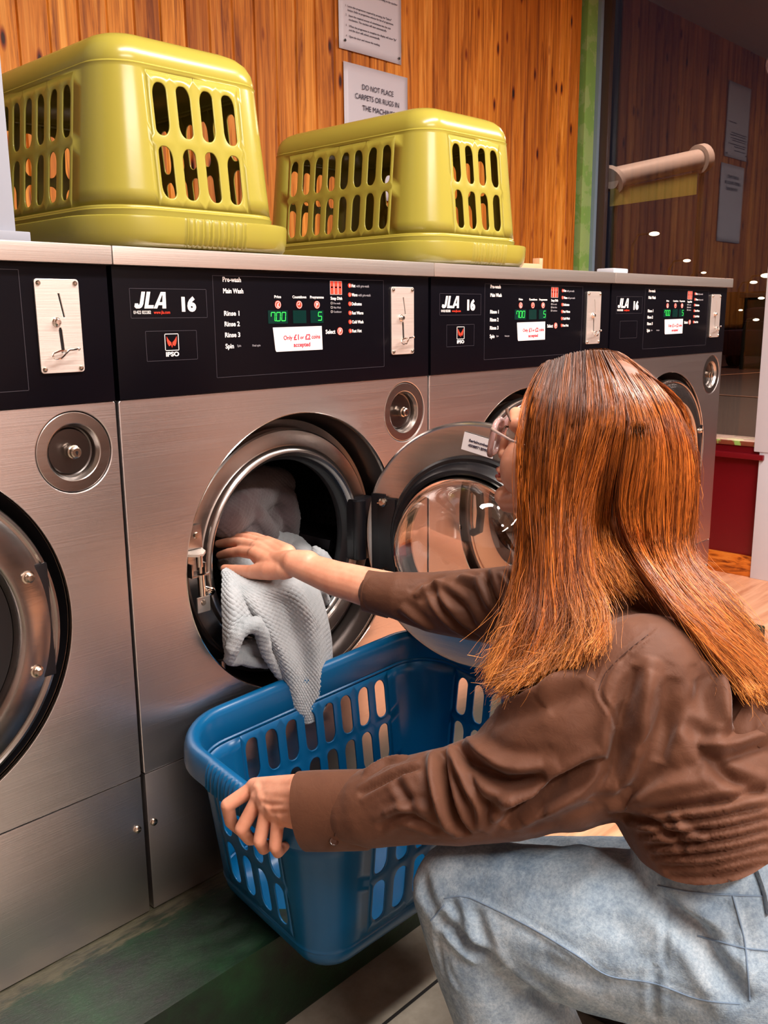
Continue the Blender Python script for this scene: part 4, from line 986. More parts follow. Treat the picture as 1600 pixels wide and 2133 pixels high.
def hand_detail(me):
    fold(me, [([(545, 1660), (585, 1668), (620, 1672)], 0.0030, 0.0003), ([(552, 1685), (590, 1684), (620, 1682)], 0.0030, 0.0003),
              ([(527, 1634), (534, 1640), (540, 1650)], 0.0045, 0.0012), ([(535, 1656), (543, 1664), (548, 1670)], 0.0045, 0.0012), ([(552, 1680), (558, 1688), (562, 1694)], 0.0045, 0.0012), ([(575, 1696), (581, 1703), (585, 1709)], 0.0045, 0.0010),
              ([(543, 1668), (560, 1676), (590, 1677)], 0.0025, -0.0008), ([(562, 1694), (580, 1694), (600, 1692)], 0.0025, -0.0008)])
hand_detail(skin_me)
def skin_mat():
    t = NT('skin'); n = t.noise(t.coords((1, 1, 1)), 30, 4, 0.6); r = t.ramp(n, 0, [(0.3, lin(214, 142, 112)[:3]), (0.7, lin(232, 166, 136)[:3])])
    # redder lips and cheek
    t.ln(r, 0, t.b, 'Base Color'); t.set(Roughness=0.44); t.b.inputs['Subsurface Weight'].default_value = 0.25; t.b.inputs['Subsurface Radius'].default_value = (1.0, 0.35, 0.18); t.b.inputs['Subsurface Scale'].default_value = 0.006
    n2 = t.noise(t.coords((1, 1, 1)), 420, 3, 0.6); t.bump(n2, 0, 0.12, 0.0006); return t.m
M['skin'] = skin_mat(); M['lips'] = plain('lips', lin(190, 78, 74), 0.35); M['eye'] = plain('eye_white', lin(225, 215, 210), 0.15); M['brow'] = plain('brow_hair', lin(74, 44, 30), 0.6)
body = link('body', skin_me, M['skin'], person, None, True)
for p_ in skin_me.polygons: p_.use_smooth = True
for s in (1, -1):
    b = MB(); ellip(b, H(0.0745, s*0.031, 0.006), FH*0.0125, LF*0.0125, UH*0.0125, 12); b.build('eye', M['eye'], person, 60, True)
    b = MB(); b.tube([H(0.0845, s*0.048, 0.0085), H(0.0885, s*0.040, 0.0115), H(0.0905, s*0.031, 0.0125), H(0.0890, s*0.020, 0.0105)], [0.0007, 0.0016, 0.0016, 0.0007], 8); b.build('eyelashes', M['brow'], person, 60, True)
    b = MB(); b.tube([H(0.076, s*0.052, 0.026), H(0.0885, s*0.040, 0.034), H(0.0955, s*0.026, 0.034), H(0.0985, s*0.014, 0.030)], [0.0008, 0.0024, 0.0028, 0.0012], 8); b.build('eyebrow', M['brow'], person, 60, True)
b = MB(); b.tube([H(0.0905, -0.020, -0.0585), H(0.0985, -0.009, -0.0560), H(0.1000, 0, -0.0570), H(0.0985, 0.009, -0.0560), H(0.0905, 0.020, -0.0585)], [0.0015, 0.0036, 0.0038, 0.0036, 0.0015], 10)
b.tube([H(0.0900, -0.019, -0.0610), H(0.0970, -0.009, -0.0660), H(0.0985, 0, -0.0675), H(0.0970, 0.009, -0.0660), H(0.0900, 0.019, -0.0610)], [0.0015, 0.0040, 0.0044, 0.0040, 0.0015], 10); b.build('lips', M['lips'], person, 60, True)

# ---- jeans
jn = MB()
S_ = (HIP_R-HIP_L).normalized()
def level(mb, c, hw, r): blob(mb, c-S_*hw, c+S_*hw, r, r, 28)
HC = (HIP_L+HIP_R)/2
WAIST = at(1485, 1775, 1.12)
for k in range(7):
    f = k/6; level(jn, WAIST.lerp(HC+Vector((0, 0, -0.01)), f), 0.048+0.042*f, 0.088+0.030*f)
level(jn, HC-FW*0.05-Vector((0, 0, 0.03)), 0.085, 0.115)
chain(jn, [HIP_L, HIP_L.lerp(KN_L, 0.5)+Vector((0, 0, -0.010)), HIP_L.lerp(KN_L, 0.8)+Vector((0, 0, -0.006)), KN_L], [0.102, 0.095, 0.078, 0.064])
chain(jn, [KN_L, KN_L.lerp(AN_L, 0.22), KN_L.lerp(AN_L, 0.55), AN_L], [0.064, 0.072, 0.078, 0.080])
chain(jn, [HIP_R, HIP_R.lerp(KN_R, 0.5), KN_R], [0.098, 0.083, 0.068]); chain(jn, [KN_R, KN_R.lerp(AN_R, 0.5), AN_R], [0.068, 0.074, 0.078])
jm = skin_over(jn, 0.0038, 6)
C4 = lambda *p: [(840+x*0.475, 1600+y*0.475) for x, y in p]
fold(jm, [
    (C4((120, 670), (180, 600), (210, 570)), 0.0035, 0.0022),
    (C4((180, 575), (260, 563), (340, 590), (560, 700), (760, 820), (900, 910), (1100, 945), (1300, 1015), (1480, 1035)), 0.0035, 0.0018),
    (C4((205, 580), (235, 640), (262, 700)), 0.007, -0.006), (C4((150, 640), (230, 720), (330, 800), (430, 880)), 0.009, -0.011),
    (C4((320, 620), (340, 700), (380, 800), (430, 870)), 0.008, -0.006), (C4((280, 740), (330, 790), (380, 830)), 0.006, -0.006), (C4((180, 700), (260, 790), (330, 850)), 0.006, 0.006),
    (C4((85, 480), (120, 590), (170, 660)), 0.008, -0.004), (C4((165, 730), (190, 880), (240, 980)), 0.004, 0.003), (C4((160, 700), (172, 820), (200, 920)), 0.006, -0.003),
    (C4((430, 880), (560, 960), (700, 1050)), 0.010, -0.010), (C4((1150, 610), (1150, 740), (1140, 880)), 0.004, -0.003), (C4((1110, 860), (1100, 980), (1100, 1100)), 0.005, -0.004),
    (C4((1110, 580), (1200, 650), (1290, 730), (1400, 900), (1500, 1040)), 0.012, -0.014), (C4((1200, 590), (1300, 640), (1450, 660)), 0.006, 0.004),
    (C4((1300, 730), (1400, 760), (1500, 790)), 0.006, -0.004), (C4((1160, 600), (1300, 700), (1460, 740)), 0.005, -0.003), (C4((1440, 560), (1480, 700), (1520, 1000)), 0.004, 0.003),
    (C4((700, 300), (900, 420), (1050, 520)), 0.012, 0.003), (C4((600, 820), (700, 880), (900, 960)), 0.012, -0.003), (C4((900, 620), (1000, 760), (1060, 860)), 0.014, -0.003),
    (C4((60, 330), (50, 450), (70, 600)), 0.01, 0.003),
])
ripple(jm, lambda co: 0.0012*nz(co, 22, 1.0)+0.0004*nz(co, 90, 3.0))
def denim():
    t = NT('light_washed_denim'); mp = t.coords((1, 1, 1)); n = t.noise(mp, 16, 5, 0.65); n2 = t.noise(mp, 240, 3, 0.7)
    r = t.ramp(n, 0, [(0.32, lin(124, 144, 162)[:3]), (0.52, lin(162, 178, 190)[:3]), (0.70, lin(190, 201, 208)[:3])])
    r2 = t.ramp(n2, 0, [(0.35, (0.66, 0.70, 0.76)), (0.62, (1.08, 1.08, 1.08))]); mx = t.add('ShaderNodeMixRGB', blend_type='MULTIPLY'); mx.inputs[0].default_value = 0.8
    t.ln(r, 0, mx, 1); t.ln(r2, 0, mx, 2); t.ln(mx, 0, t.b, 'Base Color'); t.set(Roughness=0.85); t.b.inputs['Specular IOR Level'].default_value = 0.2
    wv = t.add('ShaderNodeTexWave'); wv.inputs['Scale'].default_value = 260; wv.inputs['Distortion'].default_value = 1.0; wv.bands_direction = 'DIAGONAL'; t.ln(mp, 0, wv, 0)
    b1 = t.bump(n2, 0, 0.5, 0.0015); t.bump(wv, 1, 0.12, 0.0006, b1); return t.m
M['denim'] = denim(); M['denim_seam'] = plain('denim_seam', lin(112, 132, 154), 0.85)
jeans = link('jeans', jm, M['denim'], person, None, True)
jtree = tree_of_w = None
for p_ in jm.polygons: p_.use_smooth = True
def world_tree(o):
    off = Vector(person.location); return BVHTree.FromPolygons([v.co+off for v in o.data.vertices], [tuple(p.vertices) for p in o.data.polygons])
jt = world_tree(jeans)
def seam(name, pts, r, mat, par, tree, lift=0.0006, flat=1.0):
    S = on_surface(tree, pts, 7)
    S = [p+(CLOC-p).normalized()*lift for p in S]
    if len(S) > 2:
        b = MB(); b.tube(S, r, 6, flat=flat); return b.build(name, mat, par, 60, True)
seam('side_seam', C4((180, 572), (260, 563), (340, 590), (560, 700), (760, 820), (900, 910), (1100, 945), (1300, 1015), (1480, 1035)), 0.0009, M['denim_seam'], jeans, jt, 0.0002)
seam('knee_seam', C4((120, 670), (180, 600)), 0.0010, M['denim_seam'], jeans, jt, 0.0002)
seam('waistband_seam', C4((1115, 515), (1300, 548), (1585, 562)), 0.0009, M['denim_seam'], jeans, jt)
seam('pocket_seam', C4((1445, 560), (1470, 650), (1500, 780), (1520, 1020)), 0.0010, M['denim_seam'], jeans, jt)
seam('pocket_seam', C4((1290, 735), (1400, 765), (1500, 790), (1600, 800)), 0.0009, M['denim_seam'], jeans, jt)
seam('belt_loop', C4((1545, 440), (1580, 540), (1600, 640)), 0.0055, M['denim'], jeans, jt, 0.002, 0.4)

# ---- blouse
bl = MB()
S_ = (SH_R-SH_L).normalized()
lv = [((SH_L+SH_R)/2+Vector((0, 0, 0.0)), 0.115, 0.066), (at(1330, 1420, 1.215), 0.095, 0.088), (at(1400, 1510, 1.17), 0.070, 0.110), (at(1448, 1630, 1.135), 0.060, 0.112), (at(1478, 1730, 1.115), 0.055, 0.108), (at(1490, 1772, 1.11), 0.052, 0.112)]
for i in range(len(lv)-1):
    for k in range(5):
        f = k/5; c0, h0, r0 = lv[i]; c1, h1, r1 = lv[i+1]; level(bl, c0.lerp(c1, f), h0+(h1-h0)*f, r0+(r1-r0)*f)
level(bl, lv[-1][0], lv[-1][1], lv[-1][2])
chain(bl, [(SH_L+SH_R)/2+Vector((0, 0, 0.01)), NECK+Vector((0, 0, -0.010)), at(1268, 1185, 1.245)], [0.100, 0.080, 0.066])
chain(bl, [SH_L+Vector((0, 0, -0.005)), at(1200, 1510, 1.115), at(1060, 1630, 1.135), at(960, 1655, 1.155), at(860, 1665, 1.175), at(775, 1682, 1.195), at(745, 1686, 1.205)], [0.084, 0.086, 0.070, 0.062, 0.055, 0.050, 0.046])
chain(bl, [at(1330, 1520, 1.12), at(1180, 1600, 1.12), at(1100, 1640, 1.13)], [0.10, 0.075, 0.060])
chain(bl, [SH_R, at(1040, 1262, 1.445), EL_R, at(830, 1240, 1.505), at(785, 1234, 1.515)], [0.075, 0.062, 0.050, 0.040, 0.0335])
bm_ = skin_over(bl, 0.0034, 6)
_t = tree_of(bm_)
h1, h2, h3 = hit(_t, 1325, 1782), hit(_t, 1430, 1840), hit(_t, 1600, 1800)
if h1 and h2 and h3:
    nn = (h2-h1).cross(h3-h1).normalized()
    if nn.z > 0: nn = -nn
    _b = bmesh.new(); _b.from_mesh(bm_); bmesh.ops.bisect_plane(_b, geom=_b.verts[:]+_b.edges[:]+_b.faces[:], plane_co=h2, plane_no=nn, clear_outer=True); _b.to_mesh(bm_); _b.free(); bm_.update()
C6 = lambda *p: [(600+x*0.625, 1150+y*0.625) for x, y in p]
fold(bm_, [
    (C6((235, 810), (290, 780), (370, 740), (440, 715)), 0.0045, -0.0088), (C6((250, 740), (330, 700), (400, 680), (470, 640)), 0.0052, 0.0074),
    (C6((530, 605), (512, 700), (530, 800), (560, 890), (600, 940)), 0.0060, -0.0192), (C6((545, 650), (590, 760), (640, 860), (630, 920)), 0.0052, 0.0118),
    (C6((480, 640), (490, 760), (520, 880), (540, 930)), 0.0067, 0.0088), (C6((545, 625), (600, 585), (660, 565)), 0.0045, -0.0104), (C6((520, 590), (590, 565), (650, 560), (700, 510)), 0.0052, 0.0088),
    (C6((560, 650), (640, 715), (740, 760), (860, 745)), 0.0075, -0.0147), (C6((600, 620), (700, 700), (820, 720), (900, 700)), 0.0090, 0.0074), (C6((620, 780), (740, 820), (840, 800)), 0.0082, 0.0104),
    (C6((720, 915), (780, 845), (850, 815), (950, 750), (1060, 690)), 0.0075, -0.0177), (C6((780, 900), (880, 850), (1000, 800), (1100, 770)), 0.0105, 0.0088), (C6((650, 930), (700, 860), (760, 800)), 0.0067, 0.0059),
    (C6((300, 920), (370, 880), (440, 900), (500, 930)), 0.0052, -0.0074), (C6((360, 760), (400, 830), (430, 880)), 0.0060, -0.0059), (C6((320, 880), (400, 850), (480, 860)), 0.0060, 0.0059),
    (C6((1225, 255), (1130, 330), (1060, 400), (1040, 470), (1080, 540), (1100, 600)), 0.0024, -0.0033), (C6((1240, 250), (1150, 330), (1080, 410), (1060, 470)), 0.0023, 0.0022),
    (C6((1160, 380), (1120, 520), (1090, 700), (1010, 830)), 0.0090, -0.0118), (C6((1215, 350), (1190, 500), (1170, 650), (1120, 780)), 0.0105, 0.0088), (C6((1290, 420), (1260, 560), (1230, 700)), 0.0105, -0.0074),
    (C6((1430, 330), (1475, 410), (1495, 500), (1500, 580)), 0.0075, -0.0207), (C6((1390, 360), (1440, 480), (1450, 580), (1380, 660)), 0.0105, 0.0104), (C6((1370, 640), (1450, 650), (1540, 620), (1600, 610)), 0.0067, 0.0118), (C6((1330, 560), (1380, 620), (1400, 700)), 0.0090, -0.0059),
    (C6((1400, 690), (1480, 760), (1600, 800)), 0.0075, -0.0088), (C6((1190, 870), (1320, 850), (1450, 830), (1600, 790)), 0.0045, -0.0088),
    (C6((1150, 905), (1350, 893), (1470, 875), (1600, 845)), 0.0038, -0.0074), (C6((1165, 940), (1330, 935), (1480, 915), (1600, 885)), 0.0038, -0.0074), (C6((1190, 980), (1340, 972), (1480, 955), (1600, 925)), 0.0038, -0.0074),
    (C6((1210, 1015), (1360, 1010), (1480, 995), (1600, 965)), 0.0038, -0.0074), (C6((1230, 1045), (1380, 1050), (1480, 1030), (1600, 1005)), 0.0038, -0.0059), (C6((1260, 1075), (1400, 1080), (1500, 1062), (1600, 1035)), 0.0038, -0.0059),
    (C6((1100, 880), (1200, 900), (1300, 960), (1320, 1010)), 0.0045, -0.0074), (C6((1280, 870), (1330, 930), (1400, 960)), 0.0045, 0.0059), (C6((1060, 860), (1160, 830), (1280, 780), (1400, 760)), 0.0090, 0.0088),
    (C6((840, 500), (900, 440), (960, 400)), 0.0090, 0.0088), (C6((760, 470), (850, 420), (920, 370)), 0.0075, -0.0088), (C6((690, 530), (800, 480), (940, 430), (1020, 420)), 0.0105, 0.0088),
    (C6((470, 95), (500, 170), (560, 240), (640, 290)), 0.0060, -0.0088), (C6((420, 150), (470, 110), (520, 95)), 0.0060, 0.0074), (C6((655, 60), (670, 120), (700, 180), (730, 200)), 0.0052, -0.0132), (C6((570, 80), (640, 110), (680, 190)), 0.0075, 0.0104),
    (C6((370, 180), (420, 220), (480, 260)), 0.0075, 0.0059), (C6((500, 120), (580, 180), (620, 250)), 0.0067, -0.0074), (C6((720, 60), (760, 120), (780, 180)), 0.0045, -0.0088),
])
hem_lo = None
ripple(bm_, lambda co: 0.0020*nz(co, 11, 5.0)+0.0005*nz(co, 38, 2.0)+0.00025*nz(co, 130, 7.0))
def cotton():
    t = NT('brown_cotton'); mp = t.coords((1, 1, 1)); n = t.noise(mp, 9, 4, 0.6); r = t.ramp(n, 0, [(0.3, lin(84, 50, 34)[:3]), (0.7, lin(102, 63, 43)[:3])]); t.ln(r, 0, t.b, 'Base Color')
    t.set(Roughness=0.68); t.b.inputs['Sheen Weight'].default_value = 0.15; t.b.inputs['Sheen Roughness'].default_value = 0.4; t.b.inputs['Specular IOR Level'].default_value = 0.3
    n2 = t.noise(mp, 60, 5, 0.65, 0.8); n3 = t.noise(mp, 700, 2, 0.5); b1 = t.bump(n2, 0, 0.25, 0.003); t.bump(n3, 0, 0.08, 0.0006, b1); return t.m
M['cotton'] = cotton(); M['thread'] = plain('brown_thread', lin(70, 38, 26), 0.7); M['button'] = plain('brown_button', lin(66, 38, 26), 0.25)
blouse = link('blouse', bm_, M['cotton'], person, None, True)
for p_ in bm_.polygons: p_.use_smooth = True
bt = world_tree(blouse)
def cuff(name, stations, thick=0.0022, n=56):
    """open cloth tube; stations = (centre, up radius, side radius)"""
    ax = (stations[-1][0]-stations[0][0]).normalized(); vs = []; fs = []
    X = (Vector((0, 0, 1))-ax*ax.z).normalized(); Y = ax.cross(X); m = len(stations)
    P = []
    for c, ru, rs in stations: P.append([c+X*math.cos(2*PI*k/n)*ru+Y*math.sin(2*PI*k/n)*rs for k in range(n)])
    for c, ru, rs in stations[::-1]: P.append([c+X*math.cos(2*PI*k/n)*(ru-thick)+Y*math.sin(2*PI*k/n)*(rs-thick) for k in range(n)])
    for row in P: vs += row
    for j in range(2*m-1):
        for k in range(n): fs.append((j*n+k, j*n+(k+1) % n, (j+1)*n+(k+1) % n, (j+1)*n+k))
    b = MB(); b.add(vs, fs); me = b.mesh()
    o = link(name, me, M['cotton'], blouse, 50, False); me.transform(Matrix.Translation(-Vector(person.location))); return o
cf = cuff('cuff', [(at(632, 1690, 1.232), 0.0545, 0.040), (at(665, 1689, 1.226), 0.0550, 0.041), (at(700, 1688, 1.219), 0.0545, 0.042), (at(735, 1687, 1.211), 0.0535, 0.044), (at(760, 1686, 1.205), 0.0525, 0.046), (at(768, 1685, 1.203), 0.050, 0.045)])
cuff('cuff', [(at(763, 1230, 1.524), 0.0350, 0.031), (at(790, 1236, 1.519), 0.0365, 0.033), (at(815, 1240, 1.513), 0.0385, 0.036)])
ct = BVHTree.FromPolygons([v.co+Vector(person.location) for v in cf.data.vertices], [tuple(p.vertices) for p in cf.data.polygons])
h_ = hit(ct, 696, 1752)
if h_ is not None:
    nrm = (CLOC-h_).normalized(); X = nrm.orthogonal().normalized(); Y = nrm.cross(X)
    b = MB()
    prof = [(0, 0.0014), (0.0030, 0.0014), (0.0042, 0.0024), (0.0052, 0.0026), (0.0060, 0.0018), (0.0062, 0.0)]
    vs = [h_+nrm*(z+0.0005)+(X*math.cos(2*PI*k/24)+Y*math.sin(2*PI*k/24))*r for r, z in prof for k in range(24)]
    b.add(vs, [(j*24+k, j*24+(k+1) % 24, (j+1)*24+(k+1) % 24, (j+1)*24+k) for j in range(len(prof)-1) for k in range(24)]); b.build('cuff_button', M['button'], blouse, 40, False).data.transform(Matrix.Translation(-Vector(person.location)))
def seam_b(name, pts, r=0.0007, tree=None, lift=0.0004):
    S = on_surface(tree or bt, pts, 7); S = [p+(CLOC-p).normalized()*lift for p in S]
    if len(S) > 2:
        b = MB(); b.tube(S, r, 6); o = b.build(name, M['thread'], blouse, 60, False); o.data.transform(Matrix.Translation(-Vector(person.location)))
seam_b('cuff_seam', [(749, 1612), (745, 1650), (748, 1700), (757, 1740), (768, 1762)], 0.0008, ct)
seam_b('buttonhole', [(700, 1733), (698, 1741)], 0.0012, ct)
seam_b('armhole_seam', C6((1200, 275), (1130, 330), (1060, 400), (1035, 460)), 0.0005)
# belt strap across the back of the blouse
S = on_surface(bt, [(1535, 1500), (1570, 1510), (1600, 1528), (1640, 1550)], 7)
if len(S) > 2: b = MB(); b.tube([p+(CLOC-p).normalized()*0.002 for p in S], 0.018, 10, flat=0.15); o = b.build('back_tab', M['cotton'], blouse, 60, False); o.data.transform(Matrix.Translation(-Vector(person.location)))
# shoes, below the picture's edge
M['shoe'] = plain('dark_shoe', lin(34, 28, 32), 0.5)
for an, nm in ((AN_L, 1), (AN_R, -1)):
    s_m = MB(); f0 = Vector((an.x, an.y, 0.0))
    chain(s_m, [f0+Vector((0, 0, 0.045))-FW*0.03, f0+FW*0.10+Vector((0, 0, 0.032)), f0+FW*0.17+Vector((0, 0, 0.026))], [0.040, 0.036, 0.026]); chain(s_m, [f0+Vector((0, 0, 0.045))-FW*0.02, an+Vector((0, 0, 0.0))], [0.04, 0.036])
    sm_ = skin_over(s_m, 0.004, 3); link('shoe', sm_, M['shoe'], person, None, True)
# ------------------------------------------------------------------ hair
st = world_tree(body)
def depth_cap(u, v, d, lift=0.009):
    for tr in (bt, st):
        h = hit(tr, u, v)
        if h is not None:
            dh = (h-CLOC).dot(FWD)
            if dh-lift < d and dh > 0.9: d = dh-lift
    return d
A = [[(1140, 764, 1.285), (1120, 800, 1.278), (1103, 850, 1.270), (1093, 950, 1.255), (1095, 1080, 1.245), (1086, 1200, 1.230), (1072, 1300, 1.200), (1040, 1392, 1.180)],
     [(1150, 758, 1.270), (1120, 860, 1.235), (1110, 1000, 1.222), (1112, 1150, 1.210), (1094, 1270, 1.180), (1062, 1345, 1.160), (1022, 1405, 1.150)],
     [(1160, 758, 1.245), (1130, 880, 1.208), (1122, 1030, 1.200), (1128, 1180, 1.180), (1115, 1300, 1.140), (1082, 1390, 1.120), (1042, 1436, 1.110)],
     [(1182, 750, 1.235), (1160, 900, 1.185), (1148, 1050, 1.180), (1150, 1200, 1.150), (1146, 1300, 1.115), (1122, 1370, 1.10), (1088, 1408, 1.09)],
     [(1206, 744, 1.228), (1195, 880, 1.172), (1178, 1000, 1.170), (1174, 1150, 1.150), (1184, 1265, 1.110), (1172, 1335, 1.09), (1146, 1388, 1.08)],
     [(1228, 741, 1.224), (1240, 850, 1.160), (1220, 960, 1.160), (1200, 1080, 1.155), (1200, 1200, 1.125), (1212, 1300, 1.08), (1200, 1372, 1.06)],
     [(1246, 741, 1.222), (1282, 850, 1.155), (1256, 960, 1.158), (1226, 1060, 1.165), (1226, 1180, 1.140), (1256, 1270, 1.08), (1246, 1345, 1.05)]]
B = [[(1250, 741, 1.222), (1300, 850, 1.152), (1292, 950, 1.150), (1280, 1050, 1.165), (1310, 1140, 1.160), (1378, 1235, 1.10), (1455, 1325, 1.06), (1525, 1405, 1.04), (1562, 1448, 1.03)],
     [(1266, 744, 1.224), (1335, 850, 1.155), (1350, 950, 1.150), (1335, 1060, 1.165), (1352, 1160, 1.160), (1420, 1258, 1.10), (1498, 1340, 1.06), (1566, 1412, 1.04), (1600, 1452, 1.03)],
     [(1276, 744, 1.245), (1325, 788, 1.205), (1368, 850, 1.172), (1388, 950, 1.168), (1382, 1060, 1.178), (1386, 1150, 1.175), (1440, 1232, 1.12), (1515, 1315, 1.08), (1582, 1388, 1.06), (1622, 1436, 1.05)],
     [(1282, 744, 1.262), (1338, 785, 1.225), (1392, 860, 1.192), (1416, 960, 1.190), (1412, 1060, 1.200), (1408, 1142, 1.195), (1452, 1212, 1.15), (1520, 1288, 1.11), (1580, 1360, 1.09), (1625, 1415, 1.08)],
     [(1288, 745, 1.278), (1350, 790, 1.250), (1406, 872, 1.222), (1432, 968, 1.215), (1428, 1060, 1.22), (1418, 1130, 1.22), (1446, 1190, 1.19), (1500, 1240, 1.16), (1530, 1290, 1.14), (1536, 1335, 1.13)],
     [(1292, 747, 1.295), (1354, 796, 1.280), (1408, 885, 1.258), (1430, 975, 1.250), (1427, 1060, 1.25), (1414, 1125, 1.25), (1430, 1175, 1.23), (1470, 1225, 1.20), (1520, 1300, 1.16), (1560, 1360, 1.13)]]
def guides_world(G, cap=True):
    out = []
    for g in G:
        row = []; gp = np.array(g, float); m = len(gp); fine = []
        for s in np.linspace(0, m-1, 3*(m-1)+1):
            i = min(int(s), m-2); t = s-i; p0, p1, p2, p3 = gp[max(i-1, 0)], gp[i], gp[i+1], gp[min(i+2, m-1)]
            fine.append(tuple(0.5*((2*p1)+(-p0+p2)*t+(2*p0-5*p1+4*p2-p3)*t*t+(-p0+3*p1-3*p2+p3)*t**3)))
        g = fine if cap else g
        for k, (u, v, d) in enumerate(g):
            if cap: d = depth_cap(u, v, d, 0.013)
            row.append(np.array(at(u, v, d)))
        out.append(row)
    return out
def catmull(P, n):
    P = np.array(P); m = len(P); o = []
    for s in np.linspace(0, m-1, n):
        i = min(int(s), m-2); t = s-i; p0, p1, p2, p3 = P[max(i-1, 0)], P[i], P[i+1], P[min(i+2, m-1)]
        o.append(0.5*((2*p1)+(-p0+p2)*t+(2*p0-5*p1+4*p2-p3)*t*t+(-p0+3*p1-3*p2+p3)*t**3))
    return np.array(o)
def sheet(G, n):   # (guides, n, 3)
    return np.array([catmull(g, n) for g in G])
def mirror(GW):
    o = np.array(HO); L = np.array(LF); out = []
    for g in GW: out.append([p+(-abs((p-o)@L)-0.006-((p-o)@L))*L for p in g])
    return out
E_ = [[(1240, 739, 1.235), (1262, 850, 1.158), (1242, 950, 1.162), (1222, 1050, 1.175), (1222, 1140, 1.195), (1240, 1200, 1.195), (1262, 1240, 1.17)],
      [(1246, 739, 1.235), (1285, 850, 1.156), (1272, 950, 1.160), (1256, 1050, 1.190), (1262, 1130, 1.205), (1290, 1190, 1.200), (1318, 1232, 1.17)],
      [(1264, 739, 1.228), (1325, 850, 1.154), (1335, 950, 1.152), (1318, 1045, 1.170), (1330, 1130, 1.180), (1376, 1205, 1.16), (1430, 1270, 1.11)]]
NP = 20
GA, GB = sheet(guides_world(A), NP), sheet(guides_world(B), NP)
GE = sheet(guides_world(E_), NP)
GC = sheet(mirror([g[:5] for g in guides_world(A, False)]), NP)
GD = sheet(mirror([g[:5] for g in guides_world(B, False)][:3]), NP)
rng = np.random.default_rng(11)
head_c = np.array(H(-0.014, 0, 0.02))
def lat(Gs, u):   # catmull across guides
    m = len(Gs); u = np.clip(u, 0, m-1.0001); i = np.minimum(u.astype(int), m-2); t = (u-i)[:, None, None]
    p1, p2 = Gs[i], Gs[i+1]; p0 = Gs[np.maximum(i-1, 0)]; p3 = Gs[np.minimum(i+2, m-1)]
    return 0.5*((2*p1)+(-p0+p2)*t+(2*p0-5*p1+4*p2-p3)*t*t+(-p0+3*p1-3*p2+p3)*t**3)
def strands(Gs, count, clumps, thick, seed, lo=0.0, hi=None, fray=1.0, length=(0.88, 1.03), stray=0.05):
    m = len(Gs); hi = m-1 if hi is None else hi; r = np.random.default_rng(seed)
    u = r.uniform(lo, hi, count); cc = np.sort(r.uniform(lo, hi, clumps)); ci = np.abs(u[:, None]-cc[None]).argmin(1); uc = cc[ci]
    w = r.uniform(0, 1, count)**0.8; clw = r.uniform(0, 1, clumps)[ci]
    base = lat(Gs, u); cent = lat(Gs, uc)
    s = np.linspace(0, 1, NP)[None, :, None]
    pull = 0.62*np.clip((s-0.12)/0.75, 0, 1)**0.8
    P = base*(1-pull)+cent*pull
    # outward direction from the sheet: towards outside of the head
    out = P-head_c; out[:, :, 2] *= 0.35; out /= np.linalg.norm(out, axis=2, keepdims=True)+1e-9
    view = np.array(CLOC)-P; view /= np.linalg.norm(view, axis=2, keepdims=True)
    nd = out*0.6+view*0.4 if seed < 50 else out
    lift = 0.0035+(w[:, None, None]*thick*(0.35+0.65*np.sin(np.pi*np.clip(s*0.95+0.08, 0, 1)))+clw[:, None, None]*0.004*s)
    P = P+nd*lift
    # gentle wave + fraying ends
    ph = r.uniform(0, 6.28, (count, 1, 3)); fr = r.uniform(2, 5, (count, 1, 1))
    amp = (0.0006+0.0026*s**2)*fray; P = P+np.sin(ph+fr*s*6.28)*amp
    cph = r.uniform(0, 6.28, (clumps, 1, 3))[ci]; cfr = r.uniform(0.5, 1.3, (clumps, 1, 1))[ci]; P = P+np.sin(cph+cfr*s*6.28)*np.array([0.006, 0.006, 0.003])*(s**1.3)*min(fray, 1.2)
    P = P+r.normal(0, 1, (count, 1, 3))*(0.0055*fray)*s**3
    stm = (r.uniform(0, 1, count) < stray)[:, None, None]; P = P+stm*r.normal(0, 1, (count, 1, 3))*0.010*s**1.5
    # shorten each strand
    Ls = r.uniform(length[0], length[1], count); S = np.linspace(0, 1, NP)[None]*np.minimum(Ls, 1)[:, None]*(NP-1); i0 = np.minimum(S.astype(int), NP-2); t = (S-i0)[:, :, None]
    rows = np.arange(count)[:, None]; P = P[rows, i0]*(1-t)+P[rows, i0+1]*t
    return P, clw
